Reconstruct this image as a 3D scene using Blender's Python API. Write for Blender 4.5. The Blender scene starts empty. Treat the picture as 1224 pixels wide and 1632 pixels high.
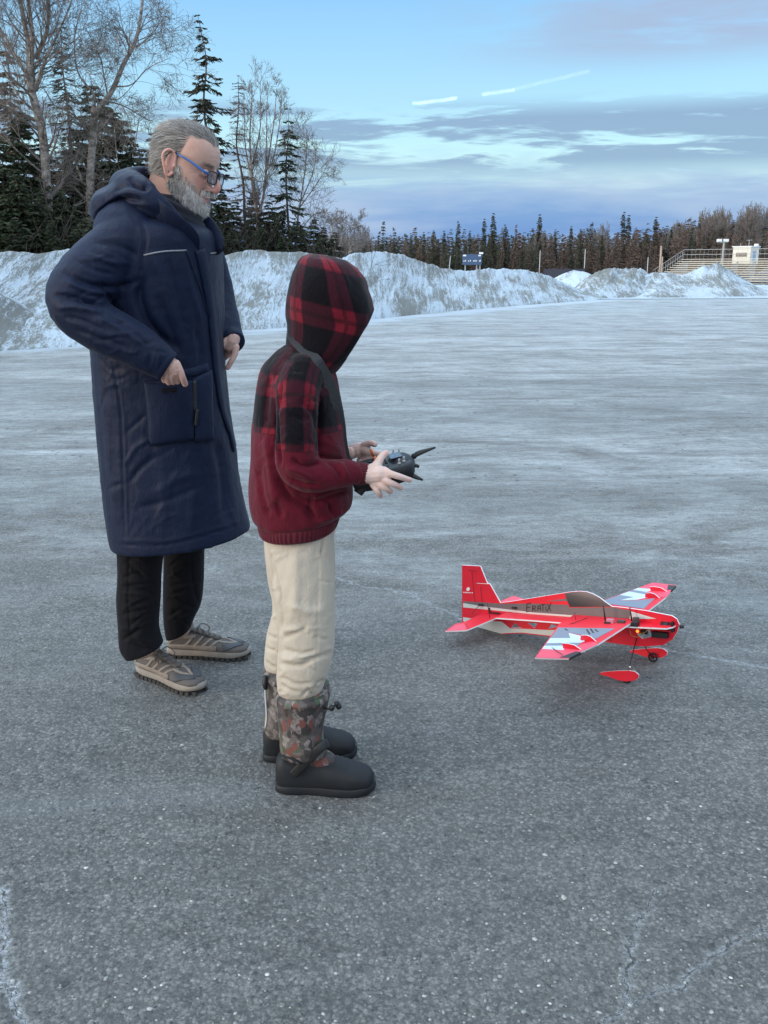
import bpy, bmesh, math, random
import numpy as np
from mathutils import Vector, Matrix
from mathutils.bvhtree import BVHTree
R = math.radians
C = bpy.context.scene.collection
SC = bpy.context.scene

# ------------------------------------------------------------------ camera
F, PITCH, CAMZ = 1450.0, math.atan(386/1450.0), 1.4
cam = bpy.data.cameras.new('camera'); camo = bpy.data.objects.new('camera', cam); C.objects.link(camo)
camo.location = (0, 0, CAMZ); camo.rotation_euler = (math.pi/2-PITCH, 0, 0)
cam.sensor_fit = 'VERTICAL'; cam.sensor_height = 36; cam.sensor_width = 27; cam.lens = 36*F/1632
cam.clip_end = 3000; cam.clip_start = .05
SC.camera = camo
SC.view_settings.view_transform = 'Standard'; SC.view_settings.look = 'None'
SC.view_settings.exposure = 0.74; SC.view_settings.gamma = 1

# ------------------------------------------------------------------ node helper
class NT:
    def __init__(s, tree):
        s.t = tree; s.n = tree.nodes; s.l = tree.links
    def new(s, typ, **k):
        n = s.n.new(typ)
        for a, v in k.items(): setattr(n, a, v)
        return n
    def put(s, sock, v):
        if isinstance(v, bpy.types.NodeSocket): s.l.new(v, sock)
        elif v is not None:
            if hasattr(sock.default_value, '__len__') and not isinstance(v, (int, float)):
                v = tuple(v)
                if len(sock.default_value) == 4 and len(v) == 3: v = v+(1,)
            sock.default_value = v
    def m(s, op, a, b=None, c=None, clamp=False):
        n = s.new('ShaderNodeMath', operation=op, use_clamp=clamp)
        s.put(n.inputs[0], a)
        if b is not None: s.put(n.inputs[1], b)
        if c is not None: s.put(n.inputs[2], c)
        return n.outputs[0]
    def v(s, op, a, b=None, sc=None):
        n = s.new('ShaderNodeVectorMath', operation=op)
        s.put(n.inputs[0], a)
        if b is not None: s.put(n.inputs[1], b)
        if sc is not None: s.put(n.inputs['Scale'], sc)
        return n.outputs['Value'] if op in ('DOT_PRODUCT', 'LENGTH', 'DISTANCE') else n.outputs[0]
    def mix(s, f, a, b, mode='MIX'):
        n = s.new('ShaderNodeMix', data_type='RGBA', blend_type=mode, clamp_factor=True)
        s.put(n.inputs[0], f); s.put(n.inputs[6], a); s.put(n.inputs[7], b)
        return n.outputs[2]
    def noise(s, vec, scale=5, detail=4, rough=.5, dist=0, lac=2):
        n = s.new('ShaderNodeTexNoise')
        if vec is not None: s.l.new(vec, n.inputs['Vector'])
        s.put(n.inputs['Scale'], scale); s.put(n.inputs['Detail'], detail); s.put(n.inputs['Roughness'], rough)
        s.put(n.inputs['Distortion'], dist); s.put(n.inputs['Lacunarity'], lac)
        return n.outputs['Fac']
    def noisec(s, vec, scale=5, detail=2):
        n = s.new('ShaderNodeTexNoise')
        s.l.new(vec, n.inputs['Vector']); s.put(n.inputs['Scale'], scale); s.put(n.inputs['Detail'], detail)
        return n.outputs['Color']
    def vor(s, vec, scale=5, feature='F1', rnd=1, out='Distance'):
        n = s.new('ShaderNodeTexVoronoi', feature=feature)
        s.l.new(vec, n.inputs['Vector']); s.put(n.inputs['Scale'], scale); s.put(n.inputs['Randomness'], rnd)
        return n.outputs[out]
    def ramp(s, f, stops, interp='LINEAR'):
        n = s.new('ShaderNodeValToRGB'); cr = n.color_ramp; cr.interpolation = interp
        s.put(n.inputs[0], f)
        while len(cr.elements) < len(stops): cr.elements.new(.5)
        for e, (p, c) in zip(cr.elements, stops):
            e.position = p
            if isinstance(c, (int, float)): c = (c, c, c)
            e.color = tuple(c)+(1,) if len(c) == 3 else c
        return n.outputs[0]
    def mr(s, x, a, b, c=0, d=1, smooth=False):
        n = s.new('ShaderNodeMapRange', clamp=True)
        if smooth: n.interpolation_type = 'SMOOTHSTEP'
        s.put(n.inputs[0], x)
        for i, q in enumerate((a, b, c, d)): s.put(n.inputs[i+1], q)
        return n.outputs[0]
    def sep(s, vec):
        n = s.new('ShaderNodeSeparateXYZ'); s.l.new(vec, n.inputs[0]); return n.outputs
    def comb(s, x, y, z):
        n = s.new('ShaderNodeCombineXYZ'); s.put(n.inputs[0], x); s.put(n.inputs[1], y); s.put(n.inputs[2], z); return n.outputs[0]
    def mapv(s, vec, sc=(1, 1, 1), rot=(0, 0, 0), loc=(0, 0, 0)):
        n = s.new('ShaderNodeMapping'); s.l.new(vec, n.inputs[0])
        n.inputs['Scale'].default_value = sc; n.inputs['Rotation'].default_value = rot; n.inputs['Location'].default_value = loc
        return n.outputs[0]
    def bump(s, h, strength=.3, dist=.01, normal=None):
        n = s.new('ShaderNodeBump'); s.put(n.inputs['Strength'], strength); s.put(n.inputs['Distance'], dist)
        s.l.new(h, n.inputs['Height'])
        if normal is not None: s.l.new(normal, n.inputs['Normal'])
        return n.outputs[0]
    def seg(s, p, a, b):      # distance to a 2D segment
        a = Vector((a[0], a[1], 0)); b = Vector((b[0], b[1], 0)); ba = b-a
        pa = s.v('SUBTRACT', p, a)
        h = s.m('MULTIPLY', s.v('DOT_PRODUCT', pa, ba), 1/ba.length_squared, clamp=True)
        return s.v('LENGTH', s.v('SUBTRACT', pa, s.v('SCALE', tuple(ba), sc=h)))

MATS = {}
def newmat(name):
    m = bpy.data.materials.new(name); m.use_nodes = True
    t = NT(m.node_tree); b = m.node_tree.nodes['Principled BSDF']
    MATS[name] = m
    return m, t, b
def texco(t, which='Object'):
    return t.new('ShaderNodeTexCoord').outputs[which]
def simple(name, col, rough=.6, var=.15, nscale=30, bumps=.1, bdist=.002, metal=0, spec=.5, sheen=0, coat=0):
    m, t, b = newmat(name)
    co = texco(t)
    n = t.noise(co, nscale, 4, .6)
    c = t.mix(t.mr(n, .25, .75), tuple(x*(1-var) for x in col), tuple(min(1, x*(1+var)) for x in col))
    t.put(b.inputs['Base Color'], c)
    t.put(b.inputs['Roughness'], t.mr(n, .2, .8, max(0, rough-.08), min(1, rough+.08)))
    b.inputs['Metallic'].default_value = metal; b.inputs['Specular IOR Level'].default_value = spec
    if sheen: b.inputs['Sheen Weight'].default_value = sheen
    if coat: b.inputs['Coat Weight'].default_value = coat
    if bumps: t.put(b.inputs['Normal'], t.bump(n, bumps, bdist))
    return m

# ------------------------------------------------------------------ world: sky texture with cloud layers
SUN_EL, SUN_ROT = R(10), R(248)     # sun low behind the camera, to the left
w = bpy.data.worlds.new('World'); SC.world = w; w.use_nodes = True
t = NT(w.node_tree); bg = w.node_tree.nodes['Background']
sky = t.new('ShaderNodeTexSky', sky_type='NISHITA'); sky.sun_disc = False
sky.sun_elevation = SUN_EL; sky.sun_rotation = SUN_ROT; sky.air_density = 1.3; sky.dust_density = .4; sky.ozone_density = 2.5
d = texco(t, 'Generated')
dx, dy, dz = t.sep(d)[:3]
zz = t.m('MAXIMUM', dz, 0.0)
# clear sky: gradient from turquoise white low down to soft blue overhead
K = 10.0
def k3(*c): return tuple(x*K for x in c)
clear = t.ramp(t.m('MULTIPLY', zz, 1.0), [(0, (.32, .49, .61)), (.085, (.46, .66, .66)), (.12, (.38, .61, .69)), (.16, (.30, .53, .69)), (.25, (.20, .415, .66)), (.30, (.18, .38, .64)), (.40, (.60, .85, 1.12)), (.6, (1.22, 1.58, 1.95)), (1, (1.55, 1.92, 2.28))])
clear = t.v('SCALE', clear, sc=K)
clear = t.mix(t.m('MULTIPLY', t.mr(dy, -.1, -.7), .8), clear, (12.2, 12.4, 12.6, 1))
base = t.mix(.16, clear, sky.outputs[0])
# cloud coordinates: project on a flat layer and stretch sideways
inv = t.m('DIVIDE', 1.0, t.m('ADD', zz, .10))
cx = t.m('MULTIPLY', dx, inv); cy = t.m('MULTIPLY', dy, inv)
cv = t.comb(cx, cy, 0)
wisp = t.noise(t.mapv(d, (3.0, 3.0, 21), (0, R(-4), 0), (.6, .2, .35)), 1.0, 6, .56, .35)
band = t.noise(t.mapv(d, (4.6, 4.6, 40), (0, R(-3), 0), (3.3, .2, 1.1)), 1.0, 6, .58, .5)
brk = t.noise(t.mapv(d, (9, 9, 75), (0, R(-4), 0), (1.3, 5.2, 2.1)), 1.0, 5, .6, .6)
band = t.m('ADD', band, t.m('MULTIPLY', t.m('SUBTRACT', brk, .5), .38))
# elevation weights
right = t.mr(dx, .0, .26, 0, 1, True)
lowbank = t.mr(t.m('ADD', dz, t.m('MULTIPLY', t.m('SUBTRACT', band, .5), .07)), .075, .115, 1, 0, True)
mid = t.m('MULTIPLY', t.m('MULTIPLY', t.mr(dz, .08, .11, 0, 1, True), t.mr(dz, .145, .17, 1, 0, True)), t.mr(band, .43, .54, 0, 1, True))
hi = t.m('MULTIPLY', t.m('MULTIPLY', t.mr(dz, .175, .215, 0, 1, True), right), t.mr(wisp, .38, .54, .0, .85, True))
bankcol = t.ramp(t.mr(dz, 0, .13), [(0, (.085, .20, .42)), (.30, (.095, .19, .40)), (.6, (.16, .27, .45)), (1, (.215, .32, .45))])
bankcol = t.mix(t.mr(wisp, .42, .66, 0, .65), bankcol, (.31, .38, .49, 1))
col = t.mix(t.m('MULTIPLY', mid, .85), base, k3(.165, .25, .37))
col = t.mix(hi, col, k3(.25, .31, .43))
col = t.mix(t.m('MULTIPLY', lowbank, .93), col, t.v('SCALE', bankcol, sc=K))
# contrails: short bright streaks (directions in the sky, tangent-plane coordinates)
tv = t.comb(t.m('DIVIDE', dx, t.m('MAXIMUM', dy, .05)), t.m('DIVIDE', dz, t.m('MAXIMUM', dy, .05)), 0)
def tp(px, py):
    v = (816-py)/F; c, s = math.cos(PITCH), math.sin(PITCH)
    return ((px-612)/F/(c+v*s), (-s+v*c)/(c+v*s))
tvn = t.v('ADD', tv, t.v('SCALE', t.v('SUBTRACT', t.noisec(tv, 90, 2), (.5, .5, .5)), sc=.0025))
for a, b_, wd, st in (((660, 165), (726, 157), .0026, .7), ((770, 150), (818, 143), .0026, .55), ((820, 142), (938, 114), .0028, .17)):
    dd = t.seg(tvn, tp(*a), tp(*b_))
    fr = t.m('MULTIPLY', t.mr(dd, wd*.15, wd, st, 0, True), t.m('MULTIPLY', t.mr(dy, 0, .1), t.mr(t.noise(tv, 60, 3), .3, .6, .5, 1)))
    col = t.mix(fr, col, k3(.62, .82, .86))
t.put(bg.inputs[0], col); bg.inputs[1].default_value = .1

sun = bpy.data.lights.new('sun', 'SUN'); so = bpy.data.objects.new('sun', sun); C.objects.link(so)
sun.energy = 1.3; sun.angle = R(22); sun.color = (1, .80, .60)
# light travels away from the sun's place in the sky (rotation is measured clockwise from +Y)
sd = Vector((math.sin(SUN_ROT)*math.cos(SUN_EL), math.cos(SUN_ROT)*math.cos(SUN_EL), math.sin(SUN_EL)))
so.rotation_euler = (-sd).to_track_quat('-Z', 'Y').to_euler()

# ------------------------------------------------------------------ build helpers
cp_, sp_ = math.cos(PITCH), math.sin(PITCH)
def PT(px, py, y):           # world point at depth y that lies where the survey photograph shows (px, py)
    u = (px-612)/F; v = (816-py)/F
    k = y/(cp_+v*sp_)
    return Vector((u*k, y, CAMZ+(-sp_+v*cp_)*k))
def PG(px, py, z=0):         # point of height z
    u = (px-612)/F; v = (816-py)/F
    k = (z-CAMZ)/(-sp_+v*cp_)
    return Vector((u*k, (cp_+v*sp_)*k, z))
def DC(p): return p[1]*cp_-(p[2]-CAMZ)*sp_
def proj(V):
    V = np.asarray(V, float); z = V[:, 2]-CAMZ
    dd = V[:, 1]*cp_-z*sp_
    return np.stack([612+F*V[:, 0]/dd, 816-F*(V[:, 1]*sp_+z*cp_)/dd], 1)

def tag(o, label=None, cat=None, group=None, kind=None):
    if label: o['label'] = label
    if cat: o['category'] = cat
    if group: o['group'] = group
    if kind: o['kind'] = kind
    return o
def empty(name, loc=(0, 0, 0), rz=0, **k):
    o = bpy.data.objects.new(name, None); C.objects.link(o); o.location = loc; o.rotation_euler = (0, 0, rz)
    o.empty_display_size = .1
    return tag(o, **k)
def mesh(name, V, Fc, mat=None, parent=None, smooth=True, uv=None, local=False, mats=None, fm=None, col=None):
    """V in world space; when parent is an Empty the object stays at the parent's frame"""
    me = bpy.data.meshes.new(name)
    V = np.asarray(V, float)
    if parent is not None and not local:
        mw = wm(parent).inverted(); M = np.array(mw)
        V = V@M[:3, :3].T+M[:3, 3]
    if isinstance(Fc, np.ndarray): Fc = Fc.tolist()
    me.from_pydata(V.tolist(), [], Fc)
    for m in (mats or [mat]): 
        if m: me.materials.append(m)
    if fm is not None: me.polygons.foreach_set('material_index', np.asarray(fm, dtype=np.int32))
    if smooth: me.polygons.foreach_set('use_smooth', [True]*len(me.polygons))
    if uv is not None:
        l = me.uv_layers.new(name='UVMap'); vi = np.zeros(len(me.loops), dtype=np.int32); me.loops.foreach_get('vertex_index', vi)
        uva = np.asarray(uv)[vi] if len(uv) == len(V) else np.asarray(uv)
        l.data.foreach_set('uv', uva.astype(np.float32).ravel())
    if col is not None:
        a = me.color_attributes.new('Col', 'FLOAT_COLOR', 'POINT')
        cc = np.ones((len(V), 4), np.float32); cc[:, :3] = col; a.data.foreach_set('color', cc.ravel())
    me.update()
    o = bpy.data.objects.new(name, me); C.objects.link(o)
    if parent is not None: o.parent = parent
    return o
def wm(o):
    M = Matrix.LocRotScale(o.location, o.rotation_euler, o.scale)
    return wm(o.parent)@M if o.parent else M

class Acc:                    # collects pieces of one mesh
    def __init__(s): s.V = []; s.F = []; s.m = []; s.n = 0; s.c = []; s.uv = []
    def add(s, V, Fc, mi=0, col=None, uv=None):
        V = np.asarray(V, float); s.V.append(V)
        s.F += [[i+s.n for i in f] for f in (Fc.tolist() if isinstance(Fc, np.ndarray) else Fc)]
        s.m += [mi]*len(Fc); s.n += len(V)
        if col is not None: s.c.append(np.broadcast_to(np.asarray(col, float), (len(V), 3)))
        s.uv.append(np.zeros((len(V), 2)) if uv is None else np.asarray(uv, float))
        return s
    def box(s, lo, hi, mi=0, M=None):
        lo, hi = np.array(lo, float), np.array(hi, float)
        V = np.array([[(lo, hi)[i][0], (lo, hi)[j][1], (lo, hi)[k][2]] for i in (0, 1) for j in (0, 1) for k in (0, 1)])
        if M is not None: V = xf(V, M)
        return s.add(V, [(0, 1, 3, 2), (4, 6, 7, 5), (0, 4, 5, 1), (2, 3, 7, 6), (0, 2, 6, 4), (1, 5, 7, 3)], mi)
    def bar(s, a, b, r0, r1=None, n=8, mi=0):
        V, Fc, _ = tube([a, b], [r0, r0 if r1 is None else r1], n, sub=1); return s.add(V, Fc, mi)
    def plate(s, pts, z0, z1, M=None, mi=0, plane='xy'):    # extruded polygon
        n = len(pts); V = []
        for z in (z0, z1):
            for a, b in pts: V.append({'xy': (a, b, z), 'xz': (a, z, b), 'yz': (z, a, b)}[plane])
        V = np.array(V, float)
        if M is not None: V = xf(V, M)
        Fc = [list(range(n))[::-1], list(range(n, 2*n))]+[[i, (i+1) % n, n+(i+1) % n, n+i] for i in range(n)]
        return s.add(V, Fc, mi)
    def get(s): return np.concatenate(s.V), s.F
    def build(s, name, mat=None, parent=None, smooth=False, mats=None, **k):
        V, Fc = s.get()
        return mesh(name, V, Fc, mat, parent, smooth, mats=mats, fm=s.m if mats else None,
                    col=np.concatenate(s.c) if s.c else None, uv=np.concatenate(s.uv) if any(u.any() for u in s.uv) else None, **k)
def xf(V, M):
    M = np.array(M); V = np.asarray(V, float)
    return V@M[:3, :3].T+M[:3, 3]

def catmull(P, sub):
    P = np.asarray(P, float)
    if len(P) < 3 or sub <= 1:
        if sub <= 1: return P
        t_ = np.linspace(0, 1, sub*(len(P)-1)+1)*(len(P)-1); i = np.minimum(t_.astype(int), len(P)-2); f = (t_-i)[:, None]
        return P[i]*(1-f)+P[i+1]*f
    Q = np.vstack([2*P[0]-P[1], P, 2*P[-1]-P[-2]]); out = []
    for i in range(len(P)-1):
        a, b, c, d_ = Q[i:i+4]
        for k in range(sub):
            t_ = k/sub
            out.append(.5*((2*b)+(-a+c)*t_+(2*a-5*b+4*c-d_)*t_**2+(-a+3*b-3*c+d_)*t_**3))
    out.append(P[-1]); return np.array(out)
def stitch(nr, n, cap=True, base=0):
    Fc = [(i*n+j, i*n+(j+1) % n, (i+1)*n+(j+1) % n, (i+1)*n+j) for i in range(nr-1) for j in range(n)]
    Fc = [list(f) for f in Fc]
    if cap: Fc += [list(range(n))[::-1], list(range((nr-1)*n, nr*n))]
    return Fc
def loft(rings, n=48, sub=4, cap=True):
    """rings: (center, a_vec, b_vec, exponent); catmull-interpolated"""
    A = np.array([list(c)+list(a)+list(b)+[e] for c, a, b, e in rings], float)
    A = catmull(A, sub); V = []; UV = []
    th = np.linspace(0, 2*np.pi, n, endpoint=False)
    L = np.concatenate([[0], np.cumsum(np.linalg.norm(np.diff(A[:, :3], axis=0), axis=1))])
    for r, l in zip(A, L):
        c, s = np.cos(th), np.sin(th); e = 2/r[9]
        cx = np.sign(c)*abs(c)**e; sx = np.sign(s)*abs(s)**e
        V.append(r[:3]+cx[:, None]*r[3:6]+sx[:, None]*r[6:9])
        rad = (np.linalg.norm(r[3:6])+np.linalg.norm(r[6:9]))/2
        UV.append(np.stack([th*.15, np.full(n, l)], 1))
    return np.concatenate(V), stitch(len(A), n, cap), np.concatenate(UV)
def tube(P, rad, n=12, sub=3, cap=True, flat=None, up=None):
    """tapered tube along points; flat=(k) squashes along the 'up' side vector"""
    P = np.asarray([list(p) for p in P], float); rad = np.asarray(rad, float).reshape(len(P), -1)
    A = catmull(np.hstack([P, rad]), sub); P, rad = A[:, :3], np.maximum(A[:, 3:], 1e-4)
    T = np.gradient(P, axis=0); T /= np.maximum(np.linalg.norm(T, axis=1), 1e-9)[:, None]
    u = np.array(up if up is not None else (0, 0, 1), float)
    if abs(u@T[0]) > .93: u = np.array((1., .2, 0)) if abs(T[0][0]) < .9 else np.array((0, 1., 0))
    V = []; th = np.linspace(0, 2*np.pi, n, endpoint=False); UV = []; L = 0
    for i in range(len(P)):
        u = u-(u@T[i])*T[i]; u /= np.linalg.norm(u); s = np.cross(T[i], u)
        r0 = rad[i][0]; r1 = rad[i][-1]
        V.append(P[i]+np.cos(th)[:, None]*s*r0+np.sin(th)[:, None]*u*r1)
        if i: L += np.linalg.norm(P[i]-P[i-1])
        UV.append(np.stack([th*.08, np.full(n, L)], 1))
    return np.concatenate(V), stitch(len(P), n, cap), np.concatenate(UV)
def ball(c, r, n=16, M=None):
    r = np.broadcast_to(np.asarray(r, float), (3,)); V = [(0, 0, -1)]; m = n//2
    for i in range(1, m):
        a = -math.pi/2+math.pi*i/m
        for j in range(n): V.append((math.cos(a)*math.cos(2*math.pi*j/n), math.cos(a)*math.sin(2*math.pi*j/n), math.sin(a)))
    V.append((0, 0, 1)); V = np.array(V)*r
    if M is not None: V = V@np.array(M)[:3, :3].T
    Fc = [[0, 1+(j+1) % n, 1+j] for j in range(n)]
    for i in range(m-2): Fc += [[1+i*n+j, 1+i*n+(j+1) % n, 1+(i+1)*n+(j+1) % n, 1+(i+1)*n+j] for j in range(n)]
    e = len(V)-1; Fc += [[e, 1+(m-2)*n+j, 1+(m-2)*n+(j+1) % n] for j in range(n)]
    return V+np.array(c, float), Fc, np.zeros((len(V), 2))
def capsule(a, b, ra, rb, n=12):
    a = np.array(a, float); b = np.array(b, float); A = Acc()
    V, Fc, _ = tube([a, b], [ra, rb], n, sub=1); A.add(V, Fc)
    for c, r in ((a, ra), (b, rb)):
        V, Fc, _ = ball(c, r*1.0, n); A.add(V, Fc)
    return A.get()+(None,)
def chain(P, rad, n=12):
    A = Acc()
    V, Fc, _ = tube(P, rad, n, sub=3); A.add(V, Fc)
    for c, r in ((P[0], rad[0]), (P[-1], rad[-1])):
        V, Fc, _ = ball(c, r, n); A.add(V, Fc)
    return A.get()+(None,)
def remesh(parts, voxel, smooth=4, factor=.5):
    A = Acc()
    for p in parts: A.add(p[0], p[1])
    V, Fc = A.get(); me = bpy.data.meshes.new('t'); me.from_pydata(V.tolist(), [], Fc)
    bm = bmesh.new(); bm.from_mesh(me); bmesh.ops.recalc_face_normals(bm, faces=bm.faces); bm.to_mesh(me); bm.free()
    o = bpy.data.objects.new('t', me); C.objects.link(o)
    m = o.modifiers.new('r', 'REMESH'); m.mode = 'VOXEL'; m.voxel_size = voxel; m.use_smooth_shade = True
    if smooth:
        s = o.modifiers.new('s', 'SMOOTH'); s.iterations = smooth; s.factor = factor
    dg = bpy.context.evaluated_depsgraph_get(); dg.update(); e = o.evaluated_get(dg).to_mesh()
    V = np.zeros(len(e.vertices)*3); e.vertices.foreach_get('co', V); V = V.reshape(-1, 3)
    Fc = [list(p.vertices) for p in e.polygons]
    bpy.data.objects.remove(o); bpy.data.meshes.remove(me)
    return V, Fc
def normals(V, Fc):
    V = np.asarray(V); N = np.zeros_like(V)
    q = np.array([f if len(f) == 4 else [f[0], f[1], f[2], f[2]] for f in Fc if len(f) in (3, 4)])
    n = np.cross(V[q[:, 2]]-V[q[:, 0]], V[q[:, 3]]-V[q[:, 1]])
    for k in range(4): np.add.at(N, q[:, k], n)
    return N/np.maximum(np.linalg.norm(N, axis=1), 1e-12)[:, None]
def segdist(Q, poly):
    best = np.full(len(Q), 1e9); poly = np.asarray(poly, float); par = np.zeros(len(Q)); nseg = len(poly)-1
    for i in range(nseg):
        a, b = poly[i], poly[i+1]; ba = b-a; h = np.clip(((Q-a)@ba)/(ba@ba), 0, 1)
        dd = np.linalg.norm(Q-a-h[:, None]*ba, axis=1); m = dd < best
        best[m] = dd[m]; par[m] = ((i+h)/nseg)[m]
    return best, par
def folds(V, Fc, strokes, ymax=None, ymin=None):
    """cloth folds: each stroke (survey polyline, width px, height m) raises or sinks the camera-side surface along its normal"""
    N = normals(V, Fc); Q = proj(V); D = np.array([0, CAMZ*0, 0])
    view = V-np.array([0, 0, CAMZ]); view /= np.linalg.norm(view, axis=1)[:, None]
    face = np.clip(-(N*view).sum(1)*2.2, 0, 1)
    if ymax is not None: face = face*(V[:, 1] < ymax)
    if ymin is not None: face = face*(V[:, 1] > ymin)
    disp = np.zeros(len(V))
    for poly, wd, h in strokes:
        poly = catmull(poly, 4) if len(poly) > 2 else poly
        dd, par = segdist(Q, poly)
        fade = np.clip(np.minimum(par, 1-par)*5, 0, 1)**.7
        disp += h*np.exp(-(dd/wd)**2)*fade*face
    return V+N*disp[:, None]
def fnoise(V, sc, seed=0, oct=3):
    """cheap smooth noise: sums of rotated sines with warping"""
    r = np.random.RandomState(seed); out = np.zeros(len(V)); P = np.asarray(V)*np.asarray(sc)
    for o_ in range(oct):
        f = 2.0**o_; acc = 0
        for k in range(4):
            a = r.normal(size=3)*f; ph = r.uniform(0, 6.28); wv = r.normal(size=3)*f
            acc = acc+np.sin(P@a+ph+1.3*np.sin(P@wv+ph*2))
        out += acc/4/f**.9
    return out
class Surf:                   # find points on a built surface along survey lines of sight
    def __init__(s, V, Fc): s.b = BVHTree.FromPolygons([tuple(v) for v in V], Fc)
    def hit(s, px, py):
        o = Vector((0, 0, CAMZ)); dr = (PT(px, py, 3)-o).normalized()
        h = s.b.ray_cast(o, dr)
        return (h[0], h[1]) if h[0] is not None else (None, None)
    def ribbon(s, poly, width, off=.001, thick=.001, sub=6, tp=False):
        P = catmull(poly, sub) if len(poly) > 2 else catmull(np.array(poly, float), sub*3)
        pts = []; ns = []
        for x, y in P:
            h, n = s.hit(x, y)
            if h is None: continue
            if n.dot(Vector((0, 0, CAMZ))-h) < 0: n = -n
            pts.append(np.array(h)); ns.append(np.array(n))
        if len(pts) < 2: return None
        pts = np.array(pts); ns = np.array(ns)
        for _ in range(2): ns[1:-1] = (ns[:-2]+ns[1:-1]*2+ns[2:])/4
        T = np.gradient(pts, axis=0); V = []
        for i, (p, n, t_) in enumerate(zip(pts, ns, T)):
            n = n/np.linalg.norm(n); sd_ = np.cross(n, t_); sd_ /= np.linalg.norm(sd_)+1e-9
            wd = width/2*(1 if not tp else max(.1, 1-abs(2*i/(len(pts)-1)-1)**3))
            for a, b in ((-1, -.6), (-.8, 1), (.8, 1), (1, -.6)): V.append(p+sd_*a*wd+n*(off+thick*b))
        n = len(pts); Fc = stitch(n, 4)
        return np.array(V), Fc
    def patch(s, corners, nu=14, nv=14, off=.004, puff=.0, thick=.006, edge=None):
        """a quad patch (4 survey corners) laid on the surface with rim"""
        c = np.array(corners, float); top = []; N = []
        for j in range(nv+1):
            for i in range(nu+1):
                u, v = i/nu, j/nv
                q = (c[0]*(1-u)+c[1]*u)*(1-v)+(c[3]*(1-u)+c[2]*u)*v
                h, n = s.hit(*q)
                if h is None: h, n = s.hit(*(q*.9+c.mean(0)*.1))
                if h is None: h = PT(q[0], q[1], 2.9); n = Vector((0, -1, 0))
                if n.dot(Vector((0, 0, CAMZ))-h) < 0: n = -n
                top.append(np.array(h)); N.append(np.array(n))
        top = np.array(top); N = np.array(N)
        G = N.reshape(nv+1, nu+1, 3); T = top.reshape(nv+1, nu+1, 3)
        for _ in range(4):
            G[1:-1, 1:-1] = (G[:-2, 1:-1]+G[2:, 1:-1]+G[1:-1, :-2]+G[1:-1, 2:]+G[1:-1, 1:-1])/5
            T[1:-1, 1:-1] = (T[:-2, 1:-1]+T[2:, 1:-1]+T[1:-1, :-2]+T[1:-1, 2:]+T[1:-1, 1:-1])/5
        G = G/np.linalg.norm(G, axis=2)[..., None]
        uu, vv = np.meshgrid(np.linspace(0, 1, nu+1), np.linspace(0, 1, nv+1))
        b = (16*uu*(1-uu)*vv*(1-vv))**.5
        top = (T+G*(off+thick+puff*b)[..., None]).reshape(-1, 3); bot = (T+G*(off-.004)).reshape(-1, 3)
        V = np.vstack([top, bot]); m = (nu+1)*(nv+1); Fc = []
        for j in range(nv):
            for i in range(nu):
                a = j*(nu+1)+i; Fc.append([a, a+1, a+nu+2, a+nu+1]); Fc.append([m+a, m+a+nu+1, m+a+nu+2, m+a+1])
        rim = [i for i in range(nu+1)]+[j*(nu+1)+nu for j in range(1, nv+1)]+[nv*(nu+1)+i for i in range(nu-1, -1, -1)]+[j*(nu+1) for j in range(nv-1, 0, -1)]
        for a, b_ in zip(rim, rim[1:]+rim[:1]): Fc.append([a, m+a, m+b_, b_])
        return V, Fc
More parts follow.
